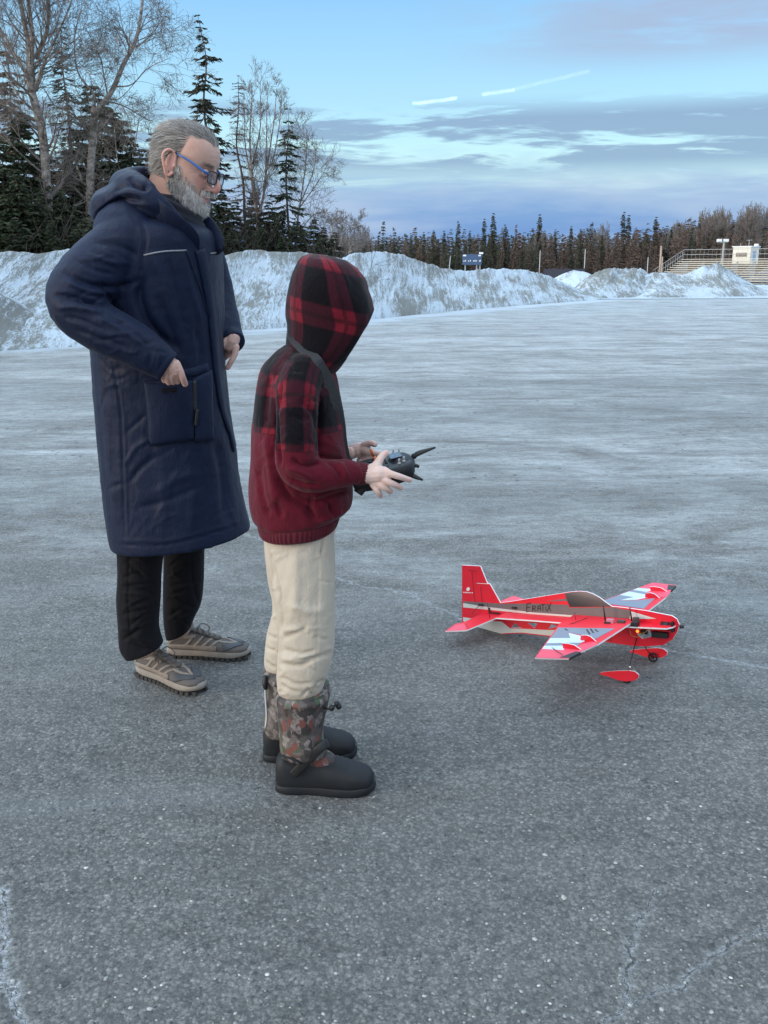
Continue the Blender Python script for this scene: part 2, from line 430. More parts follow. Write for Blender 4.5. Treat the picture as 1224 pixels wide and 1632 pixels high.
# ------------------------------------------------------------------ ground: frosted asphalt lot
def ground():
    m, t, b = newmat('asphalt')
    co = texco(t); x, y, z = t.sep(co)[:3]
    big = t.noise(t.mapv(co, (.5, .9, 1)), 1, 5, .6)
    fine = t.noise(co, 160, 5, .7)
    med = t.noise(co, 22, 5, .65)
    # aggregate stones
    v1 = t.vor(co, 85, 'F1'); v1c = t.vor(co, 85, 'F1', out='Color'); vc = t.sep(v1c)
    v2 = t.vor(co, 210, 'F1', out='Color'); v2c = t.sep(v2)
    stone = t.mix(t.mr(vc[0], 0, 1), (.10, .104, .097), (.34, .342, .32))
    stone = t.mix(.5, stone, t.mix(v2c[1], (.07, .073, .07), (.42, .42, .395)))
    stone = t.mix(t.mr(v1, .35, .62, 0, .55), stone, (.040, .046, .052))
    vb = t.vor(co, 34, 'F1'); vbc = t.sep(t.vor(co, 34, 'F1', out='Color'))
    bigst = t.m('MULTIPLY', t.m('GREATER_THAN', vbc[0], .80), t.mr(vb, .16, .30, 1, 0))
    stone = t.mix(t.m('MULTIPLY', bigst, .7), stone, t.mix(vbc[1], (.12, .125, .125), (.42, .42, .40)))
    lite = t.m('GREATER_THAN', vc[1], .955)
    stone = t.mix(t.m('MULTIPLY', lite, t.m('MULTIPLY', t.mr(v1, .22, .38, 1, 0), .75)), stone, (.46, .45, .42))
    dark = t.m('GREATER_THAN', vc[2], .95)
    stone = t.mix(t.m('MULTIPLY', dark, .6), stone, (.025, .03, .036))
    stone = t.mix(t.mr(med, .3, .7, 0, .35), stone, (.18, .182, .176))
    stone = t.mix(t.mr(big, .35, .65, .0, .3), stone, (.19, .194, .188))
    # frost / ice film: grows with distance from the sheltered corner; ploughed streaks run across the lot
    wv = t.v('ADD', co, t.v('SCALE', t.v('SUBTRACT', t.noisec(t.mapv(co, (.12, .2, 1)), 1, 3), (.5, .5, .5)), sc=.7))
    rotd = t.mapv(wv, (1, 1, 1), (0, 0, R(-4)))
    s1 = t.noise(t.mapv(rotd, (.10, 1.3, 1)), 1.0, 10, .70, .1)
    s2 = t.noise(t.mapv(rotd, (.7, 5.5, 1), loc=(3, 7, 0)), 1.0, 8, .74, .15)
    s3 = t.noise(t.mapv(co, (2.4, 6.5, 1)), 1.0, 6, .75)
    dist = t.m('ADD', y, t.m('MULTIPLY', x, .16))
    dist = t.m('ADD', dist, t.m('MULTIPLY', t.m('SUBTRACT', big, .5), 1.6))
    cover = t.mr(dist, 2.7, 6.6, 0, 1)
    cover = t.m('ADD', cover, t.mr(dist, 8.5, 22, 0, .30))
    st = t.m('ADD', t.m('MULTIPLY', s1, .40), t.m('ADD', t.m('MULTIPLY', s2, .42), t.m('MULTIPLY', s3, .30)))
    st = t.m('SUBTRACT', st, .56)
    pat = t.m('SUBTRACT', t.noise(t.mapv(co, (.9, 1.3, 1), loc=(4, 4, 0)), 1, 9, .72, .6), .5)
    ice = t.m('ADD', t.m('ADD', t.m('MULTIPLY', cover, .50), t.m('MULTIPLY', pat, t.mr(cover, 0, .4, 0, 2.6))), t.m('MULTIPLY', t.m('MULTIPLY', st, 2.1), t.mr(cover, 0, .5, .03, 1)), clamp=True)
    # grain: frost lies between the stones
    grain = t.m('ADD', .62, t.m('MULTIPLY', fine, .72))
    lanes = t.mr(t.noise(t.mapv(rotd, (.045, .5, 1), loc=(1, 2, 0)), 1, 3, .5), .44, .56, 0, 1)
    icol = t.mix(lanes, (.40, .445, .46), (.58, .63, .65))
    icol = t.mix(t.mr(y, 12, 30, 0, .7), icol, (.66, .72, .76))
    gr = t.noise(t.mapv(co, (9, 22, 1)), 1, 8, .8)
    ice = t.m('MULTIPLY', ice, t.m('MULTIPLY', t.mr(fine, .30, .62, .60, 1.0), t.mr(gr, .36, .56, .45, 1.0)))
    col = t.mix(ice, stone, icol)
    nm = t.noise(co, 17, 7, .78); nl = t.noise(t.mapv(co, (2.2, 6, 1)), 1, 7, .78)
    tex = t.m('MULTIPLY', t.mr(nm, .34, .66, .84, 1.16), t.mr(nl, .34, .66, .80, 1.20))  # random tone, also painting in relief shading the bumps show too weakly
    tex = t.m('MULTIPLY', tex, t.mr(fine, .32, .68, .62, 1.38))
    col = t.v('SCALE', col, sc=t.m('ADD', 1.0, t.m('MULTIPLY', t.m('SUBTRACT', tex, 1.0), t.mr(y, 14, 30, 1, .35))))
    # ploughed snow strip along the foot of the bank
    FP = [PG(*p) for p in [(-60, 563), (0, 559), (260, 541), (440, 526), (680, 503), (867, 486), (1000, 476)]]; fd = None
    for a, c in zip(FP, FP[1:]):
        q = t.seg(t.v('ADD', t.v('MULTIPLY', co, (1, 1, 0)), t.v('SCALE', t.v('SUBTRACT', t.noisec(t.mapv(co, (.8, .8, 1)), 1, 4), (.5, .5, .5)), sc=1.6)), a, c); fd = q if fd is None else t.m('MINIMUM', fd, q)
    col = t.mix(t.mr(fd, .1, 1.0, .75, 0, True), col, (.52, .60, .68))
    # brown grit rubbed into the ice
    grit = t.m('MULTIPLY', t.mr(t.noise(t.mapv(co, (.5, 2.6, 1), loc=(9, 1, 0)), 1, 7, .7), .54, .66, 0, .5), t.mr(y, 4, 6))
    col = t.mix(grit, col, (.13, .125, .115))
    clod = t.m('MULTIPLY', t.m('MULTIPLY', t.m('GREATER_THAN', t.sep(t.vor(co, 14, out='Color'))[0], .80), t.mr(t.vor(co, 14), .16, .30, 1, 0)), t.mr(y, 4.2, 6))
    col = t.mix(t.m('MULTIPLY', clod, t.mr(t.noise(co, .9, 3), .42, .58, .1, .9)), col, (.07, .065, .06))
    # frosted cracks
    wob = t.v('ADD', co, t.v('SCALE', t.v('SUBTRACT', t.noisec(co, 13, 4), (.5, .5, .5)), sc=.085))
    wob = t.v('ADD', wob, t.v('SCALE', t.v('SUBTRACT', t.noisec(co, 70, 2), (.5, .5, .5)), sc=.02))
    wob = t.v('MULTIPLY', wob, (1, 1, 0))
    def crack(pts):
        P = [PG(*p) for p in pts]; dd = None
        for a, c in zip(P, P[1:]):
            q = t.seg(wob, a, c); dd = q if dd is None else t.m('MINIMUM', dd, q)
        return dd
    cn = t.noise(co, 9, 4, .7); c2 = t.noise(co, 55, 5, .8)
    groups = [(crack([(2, 1420), (12, 1500), (5, 1570), (45, 1640)]), .011, 1.0), (crack([(1048, 1420), (1015, 1480), (1000, 1545), (978, 1632), (972, 1700)]), .010, .62),
              (crack([(990, 1600), (1085, 1575), (1130, 1530), (1230, 1480)]), .009, .75), (crack([(1224, 1066), (1085, 1040), (940, 1010)]), .010, 1.0),
              (crack([(735, 985), (650, 945), (560, 930), (480, 900)]), .010, .85), (crack([(190, 806), (330, 835), (420, 860), (500, 885)]), .011, .85)]
    fr = None; core = None
    for dd, wd, am in groups:
        wv_ = t.m('MULTIPLY', t.mr(cn, .3, .7, .35, 1.9), wd)
        f = t.m('MULTIPLY', t.mr(t.m('DIVIDE', dd, wv_), .05, 1.7, 1, 0), am)
        fr = f if fr is None else t.m('MAXIMUM', fr, f)
        k = t.mr(dd, .0012, .0035, 1, 0); core = k if core is None else t.m('MAXIMUM', core, k)
    fr = t.m('MULTIPLY', t.m('POWER', fr, 1.5), t.mr(c2, .42, .58, .08, 1.0))
    col = t.mix(fr, col, (.66, .71, .76)); 
    col = t.mix(t.m('MULTIPLY', core, t.mr(cn, .45, .6, 0, .6)), col, (.05, .05, .055))
    # faint pale haul line across the lot at the left
    sm = t.mr(t.seg(wob, PG(-60, 1290), PG(420, 1262)), 0, .10, .30, 0)
    col = t.mix(t.m('MULTIPLY', sm, t.mr(c2, .3, .6)), col, (.30, .34, .37))
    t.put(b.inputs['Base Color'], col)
    t.put(b.inputs['Roughness'], t.m('SUBTRACT', t.mr(fine, .3, .7, .62, .86), t.m('MULTIPLY', ice, .22)))
    b.inputs['Specular IOR Level'].default_value = .45
    h = t.m('ADD', t.m('MULTIPLY', t.mr(v1, 0, .6, 1, 0), .7), t.m('ADD', t.m('MULTIPLY', fine, 1.1), t.m('MULTIPLY', med, .8)))
    h = t.m('ADD', h, t.m('MULTIPLY', t.m('MULTIPLY', core, -2.5), 1))
    h = t.m('ADD', h, t.m('MULTIPLY', nm, 2.5)); hb = t.bump(h, 1.0, .009)
    h2 = t.m('ADD', s2, t.m('MULTIPLY', s3, 1.2))
    hb = t.bump(h2, t.mr(y, 3.5, 7, .1, .75), .045, hb)
    t.put(b.inputs['Normal'], hb)
    V = []; Fc = []
    xs = [-900, -200, -60, -25, -12, -6, -3, 0, 3, 6, 12, 25, 60, 200, 900]; ys = [-400, -60, -12, -4, 0, 2, 4, 6, 9, 13, 18, 26, 40, 60, 100, 300, 1200]
    for yy in ys:
        for xx in xs: V.append((xx, yy, 0))
    n = len(xs)
    Fc = [[j*n+i, j*n+i+1, (j+1)*n+i+1, (j+1)*n+i] for j in range(len(ys)-1) for i in range(n-1)]
    g = mesh('ground', V, Fc, m, smooth=False); tag(g, kind='structure')
    # loose stones
    rng = np.random.RandomState(5); A = Acc()
    ico = ball((0, 0, 0), 1, 5)
    cols = [(.34, .335, .31), (.24, .245, .235), (.15, .155, .155), (.05, .055, .06), (.50, .49, .45)]
    for i in range(15000):
        y_ = 1.15+rng.rand()**1.9*7; x_ = (rng.rand()-.5)*(1.0*y_+.7)
        s = .0014+.0030*rng.rand()**2.2
        if rng.rand() < .015: s *= 1.8
        Vv = ico[0]*np.array([s*rng.uniform(.7, 1.6), s*rng.uniform(.7, 1.4), s*rng.uniform(.4, .7)])
        a = rng.rand()*6.28; c_, s_ = math.cos(a), math.sin(a); Vv = Vv@np.array([[c_, s_, 0], [-s_, c_, 0], [0, 0, 1]])
        A.add(Vv+np.array([x_, y_, s*.15]), ico[1], col=cols[rng.choice(5, p=[.17, .33, .29, .19, .02])])
    gm, t, b = newmat('loose_stone'); a = t.new('ShaderNodeVertexColor', layer_name='Col'); t.l.new(a.outputs[0], b.inputs['Base Color']); b.inputs['Roughness'].default_value = .8
    tag(A.build('gravel', gm), 'scattered grit and small pale stones lying on the dark asphalt', 'gravel', kind='stuff')
ground()

# ------------------------------------------------------------------ snow-covered banks
def snow_mat(name, dirt=.5, seed=0):
    m, t, b = newmat(name)
    uv = texco(t, 'UV'); co = texco(t)
    vx = t.v('ADD', uv, t.v('SCALE', t.v('SUBTRACT', t.noisec(t.mapv(uv, (.7, .7, 1)), 1, 3), (.5, .5, .5)), sc=.9))
    # debris runs obliquely down the face
    g1 = t.noise(t.mapv(vx, (4.2, .6, 1), (0, 0, R(30)), (seed, 0, 0)), 1.0, 9, .72, .3)
    g2 = t.noise(t.mapv(uv, (15, 4.5, 1), (0, 0, R(30)), (0, seed, 0)), 1.0, 6, .78)
    g3 = t.noise(t.mapv(uv, (.45, .5, 1), loc=(seed, 3, 0)), 1.0, 4, .6)
    v = t.m('ADD', t.m('MULTIPLY', g1, .62), t.m('ADD', t.m('MULTIPLY', g2, .55), t.m('MULTIPLY', g3, .65)))
    g4 = t.noise(t.mapv(uv, (34, 16, 1), (0, 0, R(30))), 1.0, 3, .7); v = t.m('ADD', v, t.m('MULTIPLY', t.m('SUBTRACT', g4, .5), .35)); f = t.mr(v, .93-.10*dirt, 1.05-.10*dirt)
    snow = t.mix(g3, (.38, .46, .53), (.55, .63, .70))
    grass = t.mix(t.noise(co, 5, 3), (.075, .075, .050), (.16, .145, .11))
    t.put(b.inputs['Base Color'], t.mix(t.m('MULTIPLY', f, .80), snow, grass))
    b.inputs['Roughness'].default_value = .85; b.inputs['Specular IOR Level'].default_value = .2
    h = t.m('ADD', t.m('MULTIPLY', g1, 1.0), t.m('MULTIPLY', g2, .6))
    t.put(b.inputs['Normal'], t.bump(h, .5, .09))
    return m
SNOW = snow_mat('snowy_bank', .80, 0); SNOWD = snow_mat('snowy_bank_grassy', 1.25, 4)
def bank(name, foot, top, run, mat, back=5.0, n=260, rough=.10, seed=1, m_=26):
    """foot: survey (px, py) of the front foot; top: survey (px, py) of the crest; run: depth of the front face"""
    fx = catmull(np.array([(PG(*p).x, PG(*p).y) for p in foot]), 12)
    L = np.concatenate([[0], np.cumsum(np.linalg.norm(np.diff(fx, axis=0), axis=1))]); s = np.linspace(0, L[-1], n)
    bx = np.interp(s, L, fx[:, 0]); by = np.interp(s, L, fx[:, 1])
    tp_ = np.array(top, float); rows = []; UV = []
    rng = np.random.RandomState(seed)
    zt = []
    for i in range(n):
        r = run*(1 if not callable(run) else 1)
        y = by[i]+run; z = 0
        px = 612+F*bx[i]/DC((bx[i], y, 1.5)); py = np.interp(px, tp_[:, 0], tp_[:, 1])
        zt.append(max(.02, PT(px, py, y).z))
    zt = np.array(zt)
    w_ = np.linspace(0, 1, m_); V = []
    for j, u in enumerate(w_):        # front face
        prof = (u**.92)*(1-.10*np.sin(u*np.pi))
        V.append(np.stack([bx, by+run*u, zt*prof*1.0], 1)); UV.append(np.stack([s, np.full(n, u*math.hypot(run, 1.8))], 1))
    for u in (.08, .2, .5, 1):
        V.append(np.stack([bx, by+run+back*u, zt*(1-u**1.4)*(1 if u < 1 else 0)-.02*(u == 1)], 1)); UV.append(np.stack([s, np.full(n, 3+u*back)], 1))
    V = np.concatenate(V); UV = np.concatenate(UV); k = m_+4
    nz = fnoise(np.stack([UV[:, 0]*1.6-UV[:, 1]*.9, UV[:, 1]*.7, UV[:, 0]*0], 1), 1, seed, 4)
    n2 = fnoise(np.stack([UV[:, 0], UV[:, 1], UV[:, 0]*0], 1), 7.5, seed+5, 3)
    n3 = fnoise(np.stack([UV[:, 0], UV[:, 1], UV[:, 0]*0], 1), 26, seed+9, 2)
    amp = np.clip(V[:, 2]*1.5, 0, 1)
    V[:, 2] += amp*(nz*rough*.8+n2*rough*.25+n3*rough*.12); V[:n, 2] = -.03
    Fc = [[j*n+i, j*n+i+1, (j+1)*n+i+1, (j+1)*n+i] for j in range(k-1) for i in range(n-1)]
    o = mesh(name, V, Fc, mat, uv=UV); tag(o, kind='structure'); return o
bank('snow_bank', [(-330, 585), (-100, 567), (0, 558), (150, 551), (260, 538), (370, 527), (440, 523), (595, 509), (680, 500), (766, 492), (867, 484), (960, 477)],
     [(-400, 408), (0, 403), (40, 401), (70, 405), (110, 397), (150, 401), (230, 405), (300, 402), (350, 410), (368, 404), (388, 402), (405, 400), (416, 397), (428, 400), (450, 402), (480, 402), (520, 407), (545, 412), (565, 405), (600, 402), (635, 404), (660, 412), (680, 420), (700, 427), (722, 431), (740, 432), (760, 429), (780, 427), (800, 429), (830, 430), (860, 434), (880, 441), (905, 452), (930, 466), (960, 477)], 4.6, SNOW, n=700, seed=2, m_=40, rough=.06)
bank('grassy_mound', [(-150, 572), (-40, 562), (60, 556), (118, 551)], [(-220, 430), (-60, 450), (-20, 461), (0, 470), (20, 482), (50, 505), (80, 528), (105, 545), (130, 551)], 1.6, SNOWD, n=160, seed=4, back=3, rough=.07)
bank('snow_mound', [(872, 471), (920, 470), (985, 470)], [(868, 462), (880, 447), (895, 437), (915, 430), (935, 434), (950, 440), (975, 446), (990, 460)], 5, snow_mat('clean_snow', .15, 9), n=90, seed=5, rough=.05)
bank('grassy_snow_mound', [(915, 478), (970, 476), (1040, 474), (1075, 473)], [(905, 474), (925, 460), (942, 440), (955, 434), (965, 431), (985, 427), (1003, 430), (1020, 431), (1040, 437), (1060, 446), (1085, 460)], 4, SNOWD, n=160, seed=7, rough=.16)
bank('snow_mound', [(985, 476), (1060, 475), (1140, 474), (1215, 472), (1250, 471)], [(970, 470), (1000, 455), (1022, 437), (1045, 435), (1060, 434), (1078, 438), (1095, 437), (1120, 425), (1143, 419), (1165, 432), (1190, 448), (1212, 461), (1240, 468)], 5, SNOW, n=220, seed=8, rough=.12)
snowfield = mesh('snow_field', [(-120, 26, .02), (20, 47, .02), (40, 52, .02), (160, 58, .02), (400, 420, .02), (-400, 420, .02)], [[0, 1, 2, 3, 4, 5]], MATS['clean_snow'], smooth=False, uv=[(-120, 26), (20, 47), (40, 52), (160, 58), (400, 420), (-400, 420)])
tag(snowfield, kind='structure')

# ------------------------------------------------------------------ vegetation
def bark(name, c1, c2, sc=(6, 6, 1.5)):
    m, t, b = newmat(name); co = texco(t)
    n = t.noise(t.mapv(co, sc), 1, 6, .7)
    t.put(b.inputs['Base Color'], t.mix(t.mr(n, .38, .62), c1, c2)); b.inputs['Roughness'].default_value = .9
    t.put(b.inputs['Normal'], t.bump(n, .5, .02)); return m
BARK = bark('spruce_bark', (.055, .045, .04), (.11, .085, .07))
BIRCH = bark('birch_bark', (.10, .08, .07), (.42, .38, .34), (5, 5, 9))
TWIG = bark('birch_twigs', (.11, .095, .085), (.22, .19, .17))
def leafmat(name, c1, c2):
    m, t, b = newmat(name); a = t.new('ShaderNodeVertexColor', layer_name='Col'); oi = t.new('ShaderNodeObjectInfo')
    c = t.mix(t.sep(a.outputs[0])[0], c1, c2)
    c = t.mix(t.m('MULTIPLY', oi.outputs['Random'], .35), c, tuple(x*.55 for x in c1))
    t.put(b.inputs['Base Color'], c); b.inputs['Roughness'].default_value = .8; b.inputs['Specular IOR Level'].default_value = .15
    return m
NEED = leafmat('spruce_needles', (.028, .042, .026), (.070, .085, .050))
NEEDW = leafmat('needles_brownish', (.095, .070, .055), (.23, .165, .13))
NEEDD = leafmat('far_needles', (.055, .062, .042), (.13, .12, .08))
BRUSHM = leafmat('far_twigs', (.075, .068, .052), (.19, .155, .125))
def quads(P, D, W, L):
    """leaf quads: start P, direction D (len L), half width vector W"""
    V = np.stack([P-W*.5, P+W*.5, P+D*L[:, None]+W*.25, P+D*L[:, None]-W*.25], 1).reshape(-1, 3)
    n = len(P); F_ = np.arange(4*n).reshape(n, 4); return V, F_
def spruce(h, rb, seed, levels=60, nb=5, tw=22, leaf=(.16, .05), droop=.35, start=.06, curve=.85, ragged=.45, gap=0, bm=None, trunk_r=.011):
    rng = np.random.RandomState(seed); T = Acc(); G = Acc()
    n_ = 8; pts = [(rng.normal()*.01*h*(i > 0), rng.normal()*.01*h*(i > 0), h*i/(n_-1)) for i in range(n_)]
    P = catmull(np.array(pts), 3); rr = np.array([trunk_r*h*(1-.93*i/(len(P)-1)) for i in range(len(P))])
    V, Fc, _ = tube(P, rr, 7, sub=1); T.add(V, Fc)
    secr = 1+.3*np.sin(np.linspace(0, 9+rng.rand()*6, levels)+rng.rand()*6)
    allP, allD, allW, allL, allC = [], [], [], [], []
    for li in range(levels):
        f = start+(1-start)*(li+rng.rand())/levels; z = h*f
        if gap and rng.rand() < gap: continue
        c = np.array([np.interp(z, P[:, 2], P[:, 0]), np.interp(z, P[:, 2], P[:, 1]), z])
        R0 = rb*((1-f)**curve)*secr[li]*(1 if f > .15 else .6+.4*f/.15)+.04
        for b in range(nb):
            if rng.rand() < .12: continue
            a = rng.rand()*6.28; L = R0*rng.uniform(1-ragged, 1+ragged*.7); 
            s = np.linspace(0, 1, 5)
            dz = -droop*L*(s**1.0)+droop*.55*L*s**2.6+rng.normal()*.05*L*s
            B = c+np.stack([np.cos(a)*L*s, np.sin(a)*L*s, dz], 1)
            if bm != 'far' and L > .12:
                V, Fc, _ = tube(B[[0, 2, 4]], [.012*h/10+.006*L, .008, .003], 3, sub=1, cap=False); T.add(V, Fc)
            k = max(3, int(tw*min(1, L/rb*1.6))); u = rng.rand(k)**.75; u = .12+.88*u
            q = np.stack([np.interp(u, s, B[:, i]) for i in range(3)], 1)
            side = rng.choice([-1, 1], k); ang = a+side*rng.uniform(.3, 1.2, k)
            down = -rng.uniform(.0, .75, k)
            D = np.stack([np.cos(ang), np.sin(ang), down], 1); D /= np.linalg.norm(D, axis=1)[:, None]
            W = np.cross(D, rng.normal(size=(k, 3))); W /= np.linalg.norm(W, axis=1)[:, None]
            ll = leaf[0]*rng.uniform(.5, 1.3, k)*(.45+.55*min(1, L/(rb*.5)))*(1.25-u*.6)
            allP.append(q); allD.append(D); allW.append(W*leaf[1]*rng.uniform(.6, 1.3, (k, 1))); allL.append(ll)
            allC.append(np.clip(rng.normal(.45, .22, k)+.2*rng.normal(), 0, 1))
    V, Fc = quads(np.concatenate(allP), np.concatenate(allD), np.concatenate(allW), np.concatenate(allL))
    G.add(V, Fc, col=np.repeat(np.concatenate(allC), 4)[:, None]*np.ones(3))
    return T, G
def limb(A, P0, d0, L, r0, depth, rng, up=.25, nseg=6, kids=(5, 7, 7), spread=.6, minr=.0035, mi=(0, 1), droop=0, sides=5):
    P = [np.array(P0, float)]; d_ = np.array(d0, float); d_ /= np.linalg.norm(d_)
    for i in range(nseg):
        d_ = d_+rng.normal(size=3)*.11+np.array([0, 0, up*.16-droop*(i/nseg)*.3]); d_ /= np.linalg.norm(d_); P.append(P[-1]+d_*L/nseg)
    P = np.array(P); rr = np.linspace(r0, max(minr, r0*.2), len(P))
    V, Fc, _ = tube(P, rr, sides if r0 > .02 else 3, sub=1, cap=False); A.add(V, Fc, mi[0] if r0 > .028 else mi[1])
    if depth <= 0: return
    k = kids[min(len(kids)-1, depth-1)]
    for j in range(k):
        f = rng.uniform(.22, 1)**.8; i = min(int(f*nseg), nseg-1); q = P[i]+(P[i+1]-P[i])*(f*nseg-i)
        dd = P[i+1]-P[i]; dd /= np.linalg.norm(dd)
        side = np.cross(dd, rng.normal(size=3)); side /= np.linalg.norm(side)
        nd = dd*(1-spread*.45)+side*spread
        limb(A, q, nd, L*rng.uniform(.38, .62)*(1.15-.5*f), max(minr, r0*(1-.7*f)*.5), depth-1, rng, up, 5, kids, spread, minr, mi, droop, sides)
def plant_tree(name, T, G, loc, label, group=None, rz=0, sc=1, gm=NEED, cat='tree', tm=BARK):
    r = empty(name, loc, rz, label=label, cat=cat, group=group); r.scale = (sc, sc, sc)
    T.build('trunk', tm, r, smooth=True, local=True)
    if G is not None: G.build('crown', gm, r, local=True)
    return r
def copy_tree(o, loc, rz, sc, label, group, name=None):
    c = o.copy(); C.objects.link(c); c.location = loc; c.rotation_euler = (0, 0, rz)
    c.scale = sc if hasattr(sc, '__len__') else (sc, sc, sc); c['label'] = label
    if group: c['group'] = group
    for ch in list(o.children):
        k = ch.copy(); C.objects.link(k); k.parent = c
    return c
def tloc(px, py, y): p = PT(px, py, y); return (p.x, y, 0), p.z

NEEDF = leafmat('far_dark_needles', (.040, .050, .036), (.095, .098, .068))
NEEDT = leafmat('needles_olive', (.034, .040, .028), (.095, .090, .062))
# near grove at the left, behind the bank
(l0, h0) = tloc(322, 25, 34)
T, G = spruce(h0, 1.25, 11, 60, 6, 34, (.26, .05), .55, .05, .75, .75, .10)
plant_tree('spruce_tree', T, G, l0, 'tallest lone dark spruce rising just behind the older man', gm=NEEDT)
(l0, h1) = tloc(455, 172, 33)
T, G = spruce(h1, 1.25, 12, 54, 6, 32, (.22, .045), .5, .05, .9, .7, .10)
S2 = plant_tree('spruce_tree', T, G, l0, 'dark ragged spruce right of the bare birch clump above the bank')
(l0, h2) = tloc(376, 120, 32)
T, G = spruce(h2, .85, 13, 60, 5, 9, (.16, .02), .25, .05, .55, .5, .1)
S3 = plant_tree('spruce_tree', T, G, l0, 'thin nearly needleless brown spruce right of the tall dark spruce', gm=NEEDW)
(l0, h3) = tloc(97, 30, 31)
T, G = spruce(h3, .75, 14, 64, 5, 16, (.18, .035), .4, .05, .5, .6, .12)
S4 = plant_tree('spruce_tree', T, G, l0, 'thin tall spruce with sparse needles between the two bare birches')
(l0, h4) = tloc(4, 45, 30)
T, G = spruce(h4, .75, 15, 60, 6, 24, (.2, .045), .45, .05, .6, .5, .05)
S5 = plant_tree('spruce_tree', T, G, l0, 'brownish tall spruce at the left edge above dense dark boughs', gm=NEEDW)
T, G = spruce(6, 1.5, 16, 52, 7, 40, (.30, .07), .4, .02, .75, .4)
D1 = plant_tree('spruce_tree', T, G, tloc(30, 175, 27)[0], 'broad dense dark spruce at the far left edge', group='dense spruces of the grove')
D1.scale = [tloc(30, 175, 27)[1]/6]*3
T, G = spruce(5, 1.15, 17, 46, 7, 34, (.26, .065), .35, .02, .7, .55, .08)
D2 = plant_tree('spruce_tree', T, G, tloc(65, 215, 29)[0], 'dark spruce standing in the shadow of the left grove', group='dense spruces of the grove')
D2.scale = [tloc(65, 215, 29)[1]/5]*3
rng = np.random.RandomState(3)
DL = 'bushy dark spruce filling the lower grove above the snow bank'
for i, (px, py, y, b) in enumerate([(-30, 190, 28, 0), (-5, 215, 25.5, 0), (95, 245, 30, 1), (118, 205, 33, 1), (150, 128, 35, 1), (172, 165, 34, 1), (205, 222, 33, 1), (232, 232, 34, 1), (252, 205, 36, 1), (25, 270, 25, 0), (60, 305, 25, 0), (100, 300, 26, 1), (135, 280, 28, 0), (165, 300, 27, 0), (195, 290, 28, 1), (225, 320, 28, 0), (350, 290, 33, 0), (372, 318, 32, 1), (338, 330, 30, 0), (405, 300, 35, 0), (425, 318, 33, 1), (398, 345, 31, 0), (440, 340, 32, 0), (470, 350, 34, 1), (500, 345, 35, 0), (515, 360, 34, 1), (532, 368, 38, 1), (485, 368, 32, 0), (415, 362, 30, 0), (365, 365, 30, 1), (455, 372, 30, 1), (510, 378, 31, 0), (80, 350, 24.5, 0), (130, 345, 25, 1), (20, 345, 24, 0), (275, 300, 32, 1), (300, 290, 33, 0)]):
    p, h = tloc(px, py, y); o = (D1, D2)[b]; s = h/(6, 5)[b]
    spot = next(w_ for lim, w_ in ((40, 'at the left edge'), (112, 'below the big upright birch'), (190, 'around the leaning birch trunk'), (320, 'behind the older man'), (390, 'under the thin brown spruce'), (448, 'in front of the bare birch clump'), (999, 'at the right end of the grove')) if px < lim)
    DL = ('tall ' if py < 200 else 'middling ' if py < 260 else 'low ' if py < 325 else 'very small ')+('broad' if b == 0 else 'ragged')+' dark spruce '+spot+(', close behind the bank' if y < 29 else ', deeper in the grove')
    copy_tree(o, p, rng.rand()*6.28, (s*rng.uniform(.85, 1.3), s*rng.uniform(.85, 1.3), s), DL, 'bushy dark spruces low in the grove')
# birches of the grove
def path_birch(name, label, y, stems, seed, r0, twigs=(6, 7, 7), up=.3, droop=0, spread=.7, group=None, dens=1.0, tl=1.0, minr=.0038):
    """stems: survey polylines with start radius fraction; fine limbs grow from them"""
    rng = np.random.RandomState(seed); A = Acc(); B = Acc()
    p0 = PT(*stems[0][0][0], y); base = np.array([p0.x, y, 0.])
    for si, (pl, ra, rb) in enumerate(stems):
        P = np.array([list(PT(a, b, y)) for a, b in pl]); 
        P[:, 1] += np.cumsum(rng.normal(size=len(P))*.12)-(0 if si == 0 else 0)
        if si == 0: P = np.vstack([[P[0, 0], y, 0], P]) if P[0, 2] > .2 else P
        Q = catmull(P, 5)+rng.normal(size=(1, 3))*.0
        rr = np.linspace(ra, rb, len(Q))*r0
        V, Fc, _ = tube(Q-base, rr, 8, sub=1); A.add(V, Fc)
        k = int(len(Q)*dens*.95)
        for j in range(k):
            f = rng.uniform(.30 if si == 0 else .05, 1); i = min(int(f*(len(Q)-1)), len(Q)-2)
            q = Q[i]-base; dd = Q[i+1]-Q[i]; dd /= np.linalg.norm(dd)
            side = np.cross(dd, rng.normal(size=3)); side /= np.linalg.norm(side)
            limb(B, q, dd*.5+side*spread, tl*rng.uniform(.9, 2.0)*(1.2-.5*f), max(minr, rr[i]*.34), 2, rng, up, 6, (6, 8), .75, minr, (0, 0), droop, 5)
    r = empty(name, base, label=label, cat='tree', group=group)
    A.build('trunk', BIRCH, r, smooth=True, local=True); B.build('crown', TWIG, r, local=True)
    return r
path_birch('birch_tree', 'big bare birch with many upright stems at the upper left', 27,
  [([(82, 420), (75, 300), (65, 210), (50, 140), (47, 100)], 1.0, .62), ([(50, 135), (42, 60), (25, -30), (15, -80)], .55, .25), ([(50, 120), (50, 50), (38, -40), (35, -90)], .5, .2),
   ([(52, 90), (66, 40), (70, -20), (75, -80)], .45, .2), ([(58, 145), (68, 110), (100, 80), (130, 60)], .28, .06), ([(50, 130), (20, 80), (-10, 30), (-30, 0)], .35, .1), ([(58, 180), (30, 150), (0, 90)], .25, .08),
   ([(52, 150), (70, 105), (100, 25), (118, -20)], .3, .1)], 21, .15, dens=1.15, tl=1.0)
